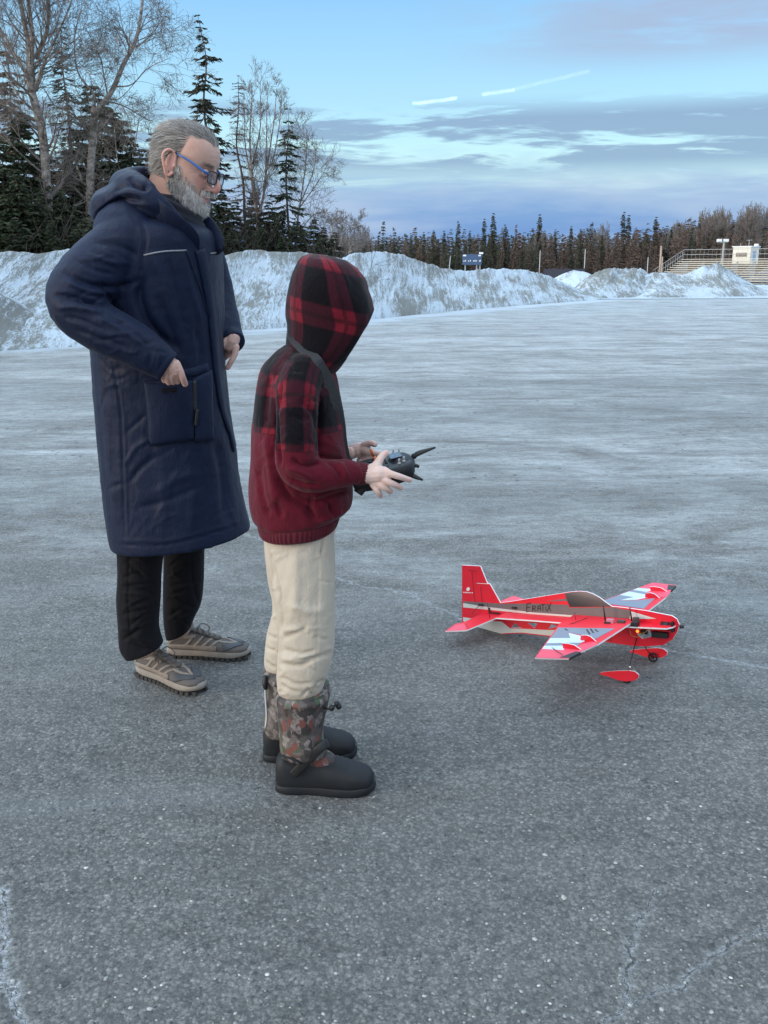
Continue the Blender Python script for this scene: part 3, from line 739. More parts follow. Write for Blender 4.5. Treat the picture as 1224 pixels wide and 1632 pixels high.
path_birch('birch_tree', 'pale leaning bare birch whose long limb reaches up right', 28,
  [([(143, 420), (146, 300), (150, 210), (152, 170)], 1.0, .8), ([(152, 182), (180, 150), (200, 105), (219, 70), (228, 20), (232, -40)], .72, .25), ([(152, 175), (150, 150), (125, 115), (120, 60), (133, 10)], .3, .08),
   ([(217, 78), (240, 55), (262, 20)], .22, .06), ([(188, 140), (215, 138), (240, 112), (275, 95)], .2, .05), ([(172, 158), (195, 160), (225, 128)], .18, .04), ([(150, 215), (170, 200), (195, 160)], .22, .05), ([(140, 320), (130, 285), (110, 235), (105, 215)], .3, .12)], 22, .12, droop=.7, up=.1, dens=.8, tl=1.0)
path_birch('birch_tree', 'slender bare birch behind the leaning birch at left', 33, [([(205, 420), (200, 330), (212, 250), (222, 180)], .6, .15), ([(203, 300), (185, 260), (178, 200)], .3, .1)], 23, .09, dens=.9, tl=.9)
path_birch('birch_tree', 'bare birch clump with straight upright stems and a pale crooked trunk', 33,
  [([(411, 420), (412, 370), (408, 330), (403, 290), (400, 255)], .8, .45), ([(400, 270), (398, 215), (403, 150), (400, 128)], .35, .08), ([(402, 262), (415, 200), (416, 135)], .32, .08), ([(420, 300), (424, 270), (437, 190), (440, 140)], .4, .08),
   ([(412, 350), (421, 300), (423, 250), (425, 140)], .5, .08), ([(424, 272), (436, 255), (446, 200), (450, 150)], .35, .08), ([(400, 280), (390, 230), (388, 160)], .3, .06)], 24, .10, dens=.62, tl=.62, up=.7, spread=.4)
path_birch('birch_tree', 'rounded bare birch leaning right at the end of the grove', 34,
  [([(470, 420), (474, 350), (482, 300), (488, 250), (490, 200)], .6, .12), ([(480, 320), (500, 270), (505, 215)], .3, .08), ([(478, 330), (508, 290), (525, 260)], .3, .06), ([(476, 370), (505, 340), (535, 345)], .25, .05), ([(474, 350), (455, 300), (470, 230)], .2, .05)], 25, .08, dens=.85, tl=.75, droop=.3)
path_birch('birch_tree', 'small pale twin-stemmed birch far behind the end of the grove', 60,
  [([(538, 412), (535, 390), (530, 372), (528, 352)], .8, .2), ([(536, 400), (545, 380), (550, 355)], .5, .1)], 26, .13, dens=.6, tl=.8, minr=.009)
path_birch('birch_tree', 'small pale birch with a forked trunk above the bank crest', 61,
  [([(556, 412), (562, 385), (565, 365), (566, 350)], .8, .2), ([(560, 395), (550, 375), (545, 358)], .5, .1), ([(558, 402), (572, 388), (580, 365)], .5, .1)], 27, .13, dens=.6, tl=.8, minr=.009)
DARKTWIG = bark('dark_twigs', (.035, .028, .024), (.075, .06, .05))
# brush under the grove
rng = np.random.RandomState(8); B = Acc()
for i in range(150):
    px = rng.uniform(-60, 245) if i % 5 < 3 else rng.uniform(330, 545)
    y = rng.uniform(24.5, 31) if px < 250 else rng.uniform(29, 36)
    p = PT(px, 415, y); hh = rng.uniform(.9, 2.6)
    for k in range(3): limb(B, (p.x+rng.normal()*.2, y, 0), (rng.normal()*.35, rng.normal()*.35, 1), hh*rng.uniform(.8, 1.4), .014, 1, rng, .2, 5, (7,), .6, .005, (0, 0))
tag(B.build('underbrush', DARKTWIG), 'tangle of bare twigs under the grove trees', 'brush', kind='stuff')

# far tree line
FAR = []
for i, (hh, rb, sd, lv, nb, tw, mt) in enumerate([(10, .95, 31, 40, 6, 9, NEEDF), (10, .80, 32, 40, 6, 8, NEEDD), (10, .60, 33, 44, 6, 8, NEEDD), (10, .95, 34, 38, 6, 9, NEEDW), (10, .75, 35, 40, 6, 8, NEEDW), (10, .52, 36, 46, 6, 8, NEEDF)]):
    FAR.append(spruce(hh, rb, sd, lv, nb, tw, (.50, .15), .3, .03, .72, .45, .02, bm='far')+(mt,))
far_obj = [None]*6
FL = ['dark green spruce in the far tree line', 'olive spruce in the far tree line', 'slim olive spruce in the far tree line', 'brownish spruce in the far tree line', 'brown ragged spruce in the far tree line', 'narrow dark spire in the far tree line']
def where(px):
    for lim, w_ in ((600, 'just right of the pale forked birches'), (680, 'above the high crest of the bank'), (736, 'just left of the scoreboard'), (772, 'behind the scoreboard'), (855, 'between scoreboard and first thin pole'), (930, 'between the two thin grey poles'), (1030, 'above the grassy mound'), (1060, 'beside the wooden poles'), (1150, 'behind the sloping bleacher rail'), (1200, 'behind the lamp pole and press box')):
        if px < lim: return w_
    return 'right of the press box'
def far_tree(px, py, y, k, label=None, group='trees of the far tree line', wd=1):
    if label is None: label = ('low front-row ' if y < 116 else ('mid-height ' if y < 127 else 'tall back-row '))+('dark green spruce', 'olive spruce', 'slim olive spruce', 'brownish spruce', 'ragged brown spruce', 'narrow dark spire')[k]+' '+where(px)
    p, h = tloc(px, py, y); s = h/10
    sc = (s*wd, s*wd, s); rz = rng.rand()*6.28
    if far_obj[k] is None:
        T, G, mt = FAR[k]; o = plant_tree('spruce_tree', T, G, p, label or FL[k], group, rz, 1, mt); o.scale = sc; far_obj[k] = o
    else: copy_tree(far_obj[k], p, rz, sc, label or FL[k], group)
spires = [(612, 352, 110, 0, 'dark green pointed spruce in the far tree line, left of the taller pair'), (628, 362, 112, 0, None), (605, 368, 108, 0, None), (730, 353, 118, 5, 'tall narrow spire above the left end of the scoreboard'), (772, 349, 120, 5, 'tall spire just right of the scoreboard'), (788, 340, 120, 5, 'tallest spire right of the scoreboard with dense top'),
          (805, 358, 122, 5, None), (861, 342, 120, 5, 'very tall thin spire midway between scoreboard and lamp pole'), (868, 368, 124, 5, None), (886, 366, 122, 5, None), (912, 361, 124, 5, None), (943, 353, 125, 2, None), (937, 362, 124, 2, None), (926, 364, 124, 2, None), (995, 338, 124, 5, 'left of two tall adjoining spires over the grassy mound'), (1004, 343, 125, 5, 'right of two tall adjoining spires over the grassy mound'), (1046, 346, 126, 5, 'tall lone spire left of the bleacher rail'),
          (1072, 362, 126, 5, None), (1115, 352, 126, 5, None), (1182, 345, 128, 5, None), (960, 372, 120, 5, None), (707, 368, 116, 5, None), (750, 368, 118, 5, None), (655, 372, 112, 5, None), (676, 370, 114, 5, None), (690, 366, 115, 2, None)]
for s_ in spires: far_tree(*s_[:4], label=s_[4], wd=.9)
for row, (y0, lift, st) in enumerate([(132, 0, 7.6), (122, 6, 8.0), (112, 17, 10)]):
    px = 520
    while px < 1260:
        base = np.interp(px, [520, 600, 700, 800, 900, 1000, 1080, 1150, 1224], [384, 384, 378, 376, 377, 374, 368, 360, 354])
        py = base+lift+rng.normal()*6-abs(rng.normal())*3-(rng.rand() < .08)*12
        brown = np.interp(px, [560, 760, 900, 1224], [.55, .5, .72, .92])
        k = int(rng.choice([3, 4])) if rng.rand() < brown else int(rng.choice([0, 1, 2]))
        far_tree(px, py, y0+rng.normal()*2, k, wd=rng.uniform(.7, 1.5)); px += st*rng.uniform(.15, 1.8)
# bare hardwoods at the right end and behind
A = Acc(); rr_ = np.random.RandomState(41)
for j in range(3): limb(A, (rr_.normal()*.2, rr_.normal()*.2, 0), (rr_.normal()*.12, rr_.normal()*.12, 1), 9.5, .13, 3, rr_, .5, 8, (5, 7, 9), .6, .03, (0, 0))
hw0 = None
for i in range(26):
    px = rng.uniform(500, 590) if i < 7 else (rng.uniform(640, 1050) if i < 10 else rng.uniform(1050, 1250))
    y = 118+rng.rand()*20; py = np.interp(px, [500, 640, 1050, 1130, 1224], [384, 386, 378, 362, 350])+rng.normal()*4
    p, h = tloc(px, py, y); s = h/10.0; lab = ('taller ' if py < 362 else 'lower ')+'leafless greyish brown tree '+where(px)
    if hw0 is None:
        hw0 = empty('bare_tree', p, label=lab, cat='tree', group='leafless trees of the far tree line'); tk = A.build('trunk', BRUSHT if False else TWIG, hw0, local=True); hw0.scale = (s*.65, s*.65, s)
    else: copy_tree(hw0, p, rng.rand()*6.28, (s*.65, s*.65, s), lab, 'leafless trees of the far tree line')
# wood behind the tree line: one dense mass
rw = np.random.RandomState(77); Wd = Acc()
WV = [spruce(10, rb_, 60+i, 26, 6, 5, (.62, .17), .3, .02, .75, .45, .02, bm='far')[1] for i, rb_ in enumerate((.7, .9, .6, 1.0))]
WV = [(g_.get(), np.concatenate(g_.c)) for g_ in WV]
px = 330
while px < 1300:
    for y in (137, 143, 150):
        q = px+rw.uniform(-3, 3); base = np.interp(q, [330, 520, 600, 700, 800, 900, 1000, 1080, 1150, 1224], [392, 388, 386, 382, 380, 380, 377, 371, 364, 359])-3+rw.normal()*5
        p, h = tloc(q, base, y); (vv, ff), cc = WV[rw.randint(4)]; a_ = rw.rand()*6.28; c_, s_ = math.cos(a_), math.sin(a_)
        k_ = h/10; vv = vv*np.array([k_*1.1, k_*1.1, k_]); vv = vv@np.array([[c_, s_, 0], [-s_, c_, 0], [0, 0, 1]])+np.array(p)
        Wd.add(vv, ff, col=np.clip(cc+rw.normal()*.2, 0, 1))
    px += 6.5
tag(Wd.build('distant_wood', BRUSHM), 'dense brown wood closing the view behind the far spruces', 'wood', kind='stuff')

# ------------------------------------------------------------------ things in the far distance
PALE = simple('galvanised_steel', (.36, .36, .35), .45, .1, 3, .0, metal=.2)
WOODP = simple('weathered_pole_wood', (.34, .26, .20), .85, .2, 4, .2, .02)
CREAM = simple('cream_siding', (.72, .68, .58), .7, .08, 2, .05, .01)
DARKG = simple('dark_glass_pane', (.03, .035, .04), .2, .1, 2, 0)
BLUEB = simple('scoreboard_blue', (.045, .085, .16), .5, .1, 2, 0)
WHITEP = simple('white_paint', (.75, .76, .76), .6, .05, 2, 0)
ALU = simple('bleacher_planks', (.56, .53, .46), .6, .15, 1.2, 0)
def at(px, py, y, cx_): p = PT(px, py, y); return p
# scoreboard on posts
y = 95; a = PT(737, 422, y); b_ = PT(768, 405, y)
sb = empty('scoreboard', (a.x, y, 0), label='blue scoreboard with white digit panels on posts above the snow bank', cat='scoreboard')
w_ = b_.x-a.x; A = Acc().box((0, 0, a.z), (w_, .25, b_.z)); A.build('board', BLUEB, sb, local=True)
for x_ in (.16, .76, .93): Acc().box((x_*w_-.06, .26, 0), (x_*w_+.06, .4, a.z+.1)).build('post', PALE, sb, local=True)
A = Acc(); hz = b_.z-a.z
for x0, x1 in ((.06, .22), (.30, .48), (.56, .78), (.86, .96)): 
    n_ = max(2, int((x1-x0)*w_/.12))
    for i in range(n_):
        q = x0*w_+(x1-x0)*w_*i/n_; A.box((q, -.03, a.z+hz*.30), (q+.07, 0, a.z+hz*(.46 if i % 2 else .42)))
for x0, x1 in ((.02, .18), (.82, .96)): A.box((x0*w_, -.03, a.z+hz*.80), (x1*w_, 0, a.z+hz*.94))
A.build('digit_panel', WHITEP, sb, local=True)
Acc().box((.86*w_, -.3, b_.z), (1.05*w_, .1, b_.z+.18)).build('floodlight', WHITEP, sb, local=True)
def pole(name, px, top, y, r, label, mat, px2=None, parts=None):
    p = PT(px, top, y); q = p.x if px2 is None else PT(px2, 430, y).x
    V, Fc, _ = tube([(q, y, 0), (p.x, y, p.z)], [r, r*.8], 8, sub=1)
    o = mesh(name, V, Fc, mat); tag(o, label, 'pole'); return p
pole('field_pole', 718, 408, 88, .045, 'short leaning grey pole left of the scoreboard', PALE, 714)
pole('field_pole', 861, 399, 92, .05, 'thin grey pole standing below the very tall spire', PALE)
pole('field_pole', 933, 397, 92, .055, 'thin grey pole between the two snow mounds', PALE)
pole('field_pole', 1033, 410, 90, .05, 'short pale pole left of the two wooden poles', PALE, 1032)
pole('utility_pole', 1054, 392, 90, .11, 'taller weathered wooden pole left of the bleachers', WOODP, 1052)
pole('utility_pole', 1056, 409, 88, .07, 'shorter wooden pole touching the taller one left of bleachers', WOODP, 1055)
# lamp pole with two floodlights
p = PT(1154, 386, 100); lp = empty('light_pole', (p.x, 100, 0), label='pale floodlight pole with two lamp heads behind the bleacher rail', cat='light pole')
A = Acc().bar((0, 0, 0), (0, 0, p.z), .15, .10); A.build('mast', PALE, lp, local=True)
Acc().box((-.75, -.05, p.z-.05), (.35, .05, p.z+.05)).build('crossarm', PALE, lp, local=True)
for x_ in (-.55, .15):
    A = Acc().box((x_-.2, -.35, p.z+.05), (x_+.2, .15, p.z+.32)).box((x_-.05, -.05, p.z), (x_+.05, .05, p.z+.06)); A.build('floodlight', WHITEP, lp, local=True)
# low dark fence in the field
a = PT(868, 434, 80); b_ = PT(932, 434, 80)
fe = empty('field_fence', (a.x, 80, 0), label='low dark fence on the field beyond the snow bank', cat='fence')
DK = simple('dark_fence', (.035, .035, .05), .7, .1, 2, 0)
Acc().box((0, 0, .35), (b_.x-a.x, .08, a.z+.28)).build('fence_panel', DK, fe, local=True)
for i in range(6): Acc().box((i*(b_.x-a.x)/5-.05, .082, 0), (i*(b_.x-a.x)/5+.05, .18, a.z+.34)).build('fence_post', DK, fe, local=True)
# bleachers: rows climb away from the camera-left
O = PT(1041, 434, 96); bl = empty('bleachers', (O.x, O.y, 0), R(-42), label='cream metal bleachers with railing at the right behind the snow mounds', cat='bleachers')
rise, run_, n_, LEN = .21, .62, 11, 34
A = Acc()
for i in range(n_): A.box((0, i*run_, .35+i*rise), (LEN, i*run_+.30, .35+i*rise+.05)); 
A.build('seat_planks', ALU, bl, local=True)
A = Acc()
for i in range(n_): A.box((0, i*run_+.305, .08+i*rise), (LEN, i*run_+.64, .13+i*rise))
A.build('foot_planks', ALU, bl, local=True)
A = Acc()
for x_ in np.arange(0.5, LEN, 1.8):
    A.plate([(0, -.0), (n_*run_, 0), (n_*run_, n_*rise-.1), (0, .05)], x_, x_+.08, None, plane='yz')
A.build('support_frame', PALE, bl, local=True)
top = .1+n_*rise
A = Acc()
for zz0 in (.55, 1.05): A.bar((0, n_*run_, top+zz0), (LEN, n_*run_, top+zz0), .024); A.bar((0, 0, .3+zz0), (0, n_*run_, top+zz0), .024); A.bar((10, -.3, zz0+.1), (LEN, -.3, zz0+.1), .03)
for x_ in np.arange(0, LEN, .45): A.bar((x_, n_*run_, top-.1), (x_, n_*run_, top+1.05), .009, n=4)
for k in np.arange(0, 1.001, .08): A.bar((0, n_*run_*k, .1+(top-.1)*k), (0, n_*run_*k, .1+1.2+(top-.1)*k-.2), .02, n=4)
for x_ in np.arange(10, LEN, 1.2): A.bar((x_, -.3, 0), (x_, -.3, 1.15), .03, n=4)
A.build('railing', PALE, bl, local=True)
# press box on the top row
p = PT(1192, 421, 98); bx = empty('press_box', (p.x, p.y, p.z), R(-42), label='small cream press box on top of the bleachers', cat='press box')
A = Acc().box((-1.7, 0, -.0), (.15, 2.3, 1.72)); A.build('wall', CREAM, bx, local=True)
Acc().box((-1.8, -.1, 1.72), (.25, 2.4, 1.82)).build('roof', WHITEP, bx, local=True)
f = Acc().box((-1.62, .25, .72), (-1.60, 1.0, 1.2)).build('window', WHITEP, bx, local=True)
Acc().box((-1.35, -.03, .75), (-.2, -.004, 1.15)).build('window', DARKG, bx, local=True)
Acc().box((.152, .7, .05), (.18, 1.5, 1.3)).build('door', simple('pale_blue_door', (.28, .40, .52), .6, .05, 2, 0), bx, local=True)
an = Acc().bar((-.4, .8, 1.82), (-.4, .8, 2.45), .03).bar((-.7, .8, 2.42), (-.1, .8, 2.42), .02).bar((-1.2, .6, 1.8), (-1.2, .6, 2.1), .02); an.build('antenna', PALE, bx, local=True)
Acc().box((.0, 1.2, 1.825), (.35, 1.6, 2.05)).build('loudspeaker', WHITEP, bx, local=True)
# ------------------------------------------------------------------ people: shared parts
def skinmat(name):
    m, t, b = newmat(name); a = t.new('ShaderNodeVertexColor', layer_name='Col'); co = texco(t)
    n = t.noise(co, 140, 4, .6); n2 = t.noise(co, 28, 3, .6)
    c = t.mix(t.mr(n2, .35, .7, 0, .22), a.outputs[0], t.mix(1, a.outputs[0], (1.0, .72, .66), 'MULTIPLY'))
    t.put(b.inputs['Base Color'], c); t.put(b.inputs['Roughness'], t.mr(n, .3, .7, .42, .6))
    b.inputs['Specular IOR Level'].default_value = .35
    b.inputs['Subsurface Weight'].default_value = .12; b.inputs['Subsurface Radius'].default_value = (.012, .005, .003); b.inputs['Subsurface Scale'].default_value = .6
    t.put(b.inputs['Normal'], t.bump(t.m('ADD', n, t.noise(co, 420, 3, .7)), .5, .0014)); return m
SKIN = skinmat('skin')
def hairmat(name):
    m, t, b = newmat(name); a = t.new('ShaderNodeVertexColor', layer_name='Col')
    t.l.new(a.outputs[0], b.inputs['Base Color']); b.inputs['Roughness'].default_value = .5; b.inputs['Specular IOR Level'].default_value = .4; return m
HAIR = hairmat('hair_strands')
def gauss(V, c, r): 
    r = np.broadcast_to(np.asarray(r, float), (3,)); return np.exp(-(((V-np.array(c))/r)**2).sum(1))
def head_shape(kid=False, vox=.0024):
    """head in its own frame: x forward, z up from the chin, metres"""
    S = [(-.004, .022, .074, .030), (.006, .0, .088, .040), (.022, -.020, .094, .050), (.040, -.045, .093, .058), (.060, -.066, .090, .064), (.080, -.082, .089, .0685), (.100, -.092, .087, .071),
         (.120, -.099, .084, .0725), (.138, -.103, .090, .0745), (.156, -.105, .0915, .0760), (.178, -.101, .087, .0755), (.200, -.088, .074, .0685), (.218, -.064, .052, .052), (.229, -.036, .026, .030), (.232, -.016, .006, .012)]
    rings = [((.5*(a+b), 0, z), ((b-a)/2, 0, 0), (0, h, 0), 2.25) for z, a, b, h in S]
    P = [loft(rings, 56, 3)]
    P.append(chain([(.082, 0, .138), (.098, 0, .116), (.1125, 0, .092), (.107, 0, .080)], [.009, .0085, .0108, .0105]))      # nose
    for s in (-1, 1):
        P.append(ball((.094, s*.0135, .080), (.011, .008, .0085)))                     # nostril wings
        P.append(capsule((.083, s*.012, .145), (.066, s*.045, .142), .010, .007))      # brow
        P.append(ball((.036, s*.046, .036), (.030, .016, .024)))                       # jaw corner
    P.append(capsule((.0885, -.017, .0545), (.0885, .017, .0545), .0055, .0055)); P.append(ball((.093, 0, .055), (.006, .012, .0055)))
    P.append(capsule((.0875, -.014, .0445), (.0875, .014, .0445), .0062, .0062)); P.append(ball((.084, 0, .016), (.015, .02, .014)))
    V, Fc = remesh(P, vox, 5, .5)
    N = normals(V, Fc)
    for s in (-1, 1):
        V = V-np.array([1, 0, 0])*(.0085*gauss(V, (.090, s*.030, .122), (.03, .015, .0105)))[:, None]   # sockets
        V = V+np.array([1, 0, 0])*(.0035*gauss(V, (.080, s*.031, .121), (.03, .011, .006)))[:, None]
        V = V-N*(.003*gauss(V, (.085, s*.030, .067), (.02, .010, .014)))[:, None]
    V = V-np.array([1, 0, 0])*(.0035*gauss(V, (.094, 0, .0497), (.01, .018, .0022)))[:, None]
    base = np.array((.56, .36, .29)) if not kid else np.array((.62, .42, .35)); col = np.tile(base, (len(V), 1))
    def paint(c, r, k, tint):
        nonlocal col; g = np.clip(gauss(V, c, r)*k, 0, 1)[:, None]; col = col*(1-g)+np.array(tint)*g
    paint((.108, 0, .088), (.02, .018, .02), 1.0, (.60, .27, .24)); 
    for s in (-1, 1): paint((.068, s*.045, .088), (.03, .02, .022), .6, (.58, .29, .24)); paint((.08, s*.031, .112), (.03, .018, .008), .45, (.42, .24, .21))
    paint((.093, 0, .0495), (.012, .022, .011), 1.0, (.50, .24, .22))
    if not kid:
        for s in (-1, 1): paint((.088, s*.030, .142), (.02, .022, .005), .55, (.36, .29, .26))
    if not kid:
        N = normals(V, Fc)
        for z_ in (.163, .174, .186): V = V-N*(.0011*np.exp(-((V[:, 2]-z_-.006*np.sin(V[:, 1]*60+z_*90))/.0016)**2)*(V[:, 0] > .06)*np.clip(1-abs(V[:, 1])/.05, 0, 1))[:, None]
        for s in (-1, 1):
            for k_ in range(3):
                dd, _ = segdist(V[:, [0, 2]], [(.068, .122-.003*k_), (.048, .128-.011*k_)]); V = V-N*(.0012*np.exp(-(dd/.0013)**2)*(V[:, 1]*s > .03))[:, None]
            dd, _ = segdist(V[:, 1:3], [(s*.018, .083), (s*.030, .066), (s*.034, .050)]); g_ = np.exp(-(dd/.0030)**2)*(V[:, 0] > .05); V = V-N*(.0022*g_)[:, None]; col = col*(1-.25*g_[:, None])  # fold beside the nose, its crease shade painted into the skin colour
            dd, _ = segdist(V[:, 1:3], [(s*.020, .108), (s*.032, .103), (s*.044, .108)]); g_ = np.exp(-(dd/.0026)**2)*(V[:, 0] > .05); V = V-N*(.0018*g_)[:, None]; col = col*(1-.22*g_[:, None])  # crease under the eye, darkened in the skin colour likewise
        bl = fnoise(V, (60, 60, 60), 4, 3)[:, None]; col = col*(1+.10*bl*np.array([.5, 1, 1]))
    # ears
    EV = []
    for s in (-1, 1):
        def E(u, v, o=0): # ear plane: u back, v up
            return np.array((-.006-u*.93-.12*v, s*(.0685+.010+o+max(0, u)*.45), .112+v))
        pts = [E(-.006, -.024), E(.006, -.035, .0), E(.013, -.022, .004), E(.021, -.002, .006), E(.024, .018, .007), E(.014, .032, .006), E(.0, .034, .003), E(-.009, .022, 0), E(-.008, .006, -.003)]
        Q = [chain(pts, [.005, .0055, .005, .0044, .0044, .0046, .0044, .004, .0035], 8),
             chain([E(.004, -.02, .001), E(.011, 0, .001), E(.009, .018, .002)], [.004, .0038, .004], 8),
             ball(E(.006, 0, -.006), (.018, .0055, .031)), ball(E(-.008, -.004, -.001), (.005, .005, .007))]
        ev, ef = remesh(Q, .0016, 3, .5)
        EV.append((ev, ef, np.array([(.60, .33, .27)])+0*ev))
    return V, Fc, col, EV
def hand_mesh(wrist, parts_, vox=.0017):
    return remesh(parts_, vox, 4, .5)
def strand_set(A, roots, dirs, surf, n, step, lift, width, cols, rng, curl=.15, grav=(0, 0, 0)):
    for p, d0, w_ in zip(roots, dirs, range(len(roots))):
        q = np.array(p); dd = np.array(d0, float); dd /= np.linalg.norm(dd)+1e-9; pts = [q]
        jit = rng.normal(size=3)*curl; L = rng.uniform(.6, 1.25)
        for k in range(n):
            dd = dd+jit*.35+np.array(grav)+rng.normal(size=3)*.04; dd /= np.linalg.norm(dd)
            r = q+dd*step*L
            h = surf.find_nearest(Vector(r)); nn = np.array(h[1]); c = np.array(h[0])
            want = lift[0]+(lift[1]-lift[0])*(k+1)/n
            if (r-c)@nn < want*.4 or k < 2: r = c+nn*want*(1+.25*rng.normal())
            dd = (r-q)/(np.linalg.norm(r-q)+1e-9); q = r; pts.append(q)
        pts = np.array(pts); T = np.gradient(pts, axis=0); T /= np.linalg.norm(T, axis=1)[:, None]+1e-9
        nv = np.array(h[1]); sd_ = np.cross(T, nv+rng.normal(size=3)*.5); sd_ /= np.linalg.norm(sd_, axis=1)[:, None]+1e-9
        ww = width*np.linspace(1, .25, len(pts))[:, None]*rng.uniform(.7, 1.3)
        V = np.stack([pts-sd_*ww, pts+sd_*ww], 1).reshape(-1, 3)
        Fc = [[2*i, 2*i+1, 2*i+3, 2*i+2] for i in range(len(pts)-1)]
        A.add(V, Fc, col=np.clip(np.array(cols[rng.randint(len(cols))])*rng.uniform(.75, 1.2), 0, 1))
def HM(anchor_local, anchor_world, yaw, pitch, sc=1, roll=0):
    M = Matrix.Rotation(yaw, 4, 'Z')@Matrix.Rotation(pitch, 4, 'Y')@Matrix.Rotation(roll, 4, 'X')@Matrix.Scale(sc, 4)
    return Matrix.Translation(Vector(anchor_world)-(M@Vector(anchor_local)))@M
def RR(xl, yl, xr, yr, yc, hd, e=2.3, yaw=0):
    a = PT(xl, yl, yc); b = PT(xr, yr, yc); c = (a+b)/2; v = (b-a)/2
    m = Matrix.Rotation(yaw, 3, 'Z')
    return (tuple(c), tuple(m@v), tuple(m@Vector((0, hd, 0))), e)
def pxr(p, r): return r*DC(p)/F
def limbtube(spec, n=28, k=1.0):
    P = [PT(*s[:3]) for s in spec]; return tube(P, [[pxr(p, s[3]), pxr(p, s[3])*k] for p, s in zip(P, spec)], n, sub=5)
def endcaps(spec):
    out = []
    for s in (spec[0], spec[-1]): p = PT(*s[:3]); out.append(ball(p, pxr(p, s[3])*.98, 20))
    return out
def partuv(V, Fc, parts):
    """corner UVs taken from the nearest original part (decided per face)"""
    V = np.asarray(V); trees = []
    for p in parts:
        tri = [f for f in p[1] if len(f) == 4]
        trees.append((BVHTree.FromPolygons([tuple(v) for v in p[0]], tri), tri, p[2], p[0]))
    out = []
    for f in Fc:
        c = V[list(f)].mean(0); best = None
        for tr in trees:
            h = tr[0].find_nearest(Vector(c))
            if h[0] is not None and (best is None or h[3] < best[0]): best = (h[3], tr)
        tr = best[1]; ul = []
        h0 = tr[0].find_nearest(Vector(c)); u0 = tr[2][tr[1][h0[2]]][:, 0].min()
        for i in f:
            h = tr[0].find_nearest(Vector(V[i])); q = tr[1][h[2]]; U = tr[2][q].copy(); X = tr[3][q]
            if U[:, 0].max()-U[:, 0].min() > .3: U[U[:, 0] < .3, 0] += .15*2*np.pi
            w_ = 1/(np.linalg.norm(X-np.array(h[0]), axis=1)+1e-5)**2; ul.append((U*w_[:, None]).sum(0)/w_.sum())
        ul = np.array(ul)
        if np.ptp(ul[:, 0]) > .3: ul[:, 0] = ul[0, 0]
        out.append(ul)
    return np.concatenate(out)

# ------------------------------------------------------------------ fabric materials
def cloth(name, col, weave=900, rough=.75, sheen=.2, var=.12, wr=.25, tintback=None, spec=.3):
    m, t, b = newmat(name); co = texco(t)
    n = t.noise(co, 9, 5, .6, .4); f = t.noise(co, weave, 2, .6); fl = t.noise(t.mapv(co, (1, 1, .45)), 26, 4, .6, .8)
    c = t.mix(t.mr(n, .3, .7), tuple(x*(1-var) for x in col), tuple(x*(1+var) for x in col))
    t.put(b.inputs['Base Color'], c); t.put(b.inputs['Roughness'], t.mr(n, .3, .7, rough-.06, rough+.06))
    b.inputs['Sheen Weight'].default_value = sheen; b.inputs['Sheen Roughness'].default_value = .4; b.inputs['Specular IOR Level'].default_value = spec
    h1 = t.bump(fl, wr, .008); h1 = t.bump(t.noise(t.mapv(co, (1, 1, .6)), 70, 4, .65, 1.2), wr*.6, .0035, h1); t.put(b.inputs['Normal'], t.bump(f, .15, .0006, h1)); return m
NAVY = cloth('navy_shell_fabric', (.0026, .0084, .030), 1100, .6, .04, .15, .5, spec=.22)
BLACKC = cloth('black_nylon', (.0085, .0085, .011), 700, .8, .04, .2, .6, spec=.12)
KNIT = cloth('black_knit', (.012, .014, .022), 500, .9, .3)
GREYS = cloth('grey_shirt', (.085, .11, .13), 700, .85, .2)
KHAKI = cloth('khaki_twill', (.45, .40, .325), 900, .85, .10, .08, .6)
BURG = cloth('burgundy_rib_knit', (.082, .0070, .016), 500, .9, .15)
PIPING = simple('reflective_piping', (.20, .21, .24), .45, .1, 30, 0)
BLK = simple('black_plastic', (.009, .010, .011), .5, .2, 60, .05)
BLKM = simple('matt_black_rubber', (.014, .016, .019), .6, .25, 30, .25, spec=.3)

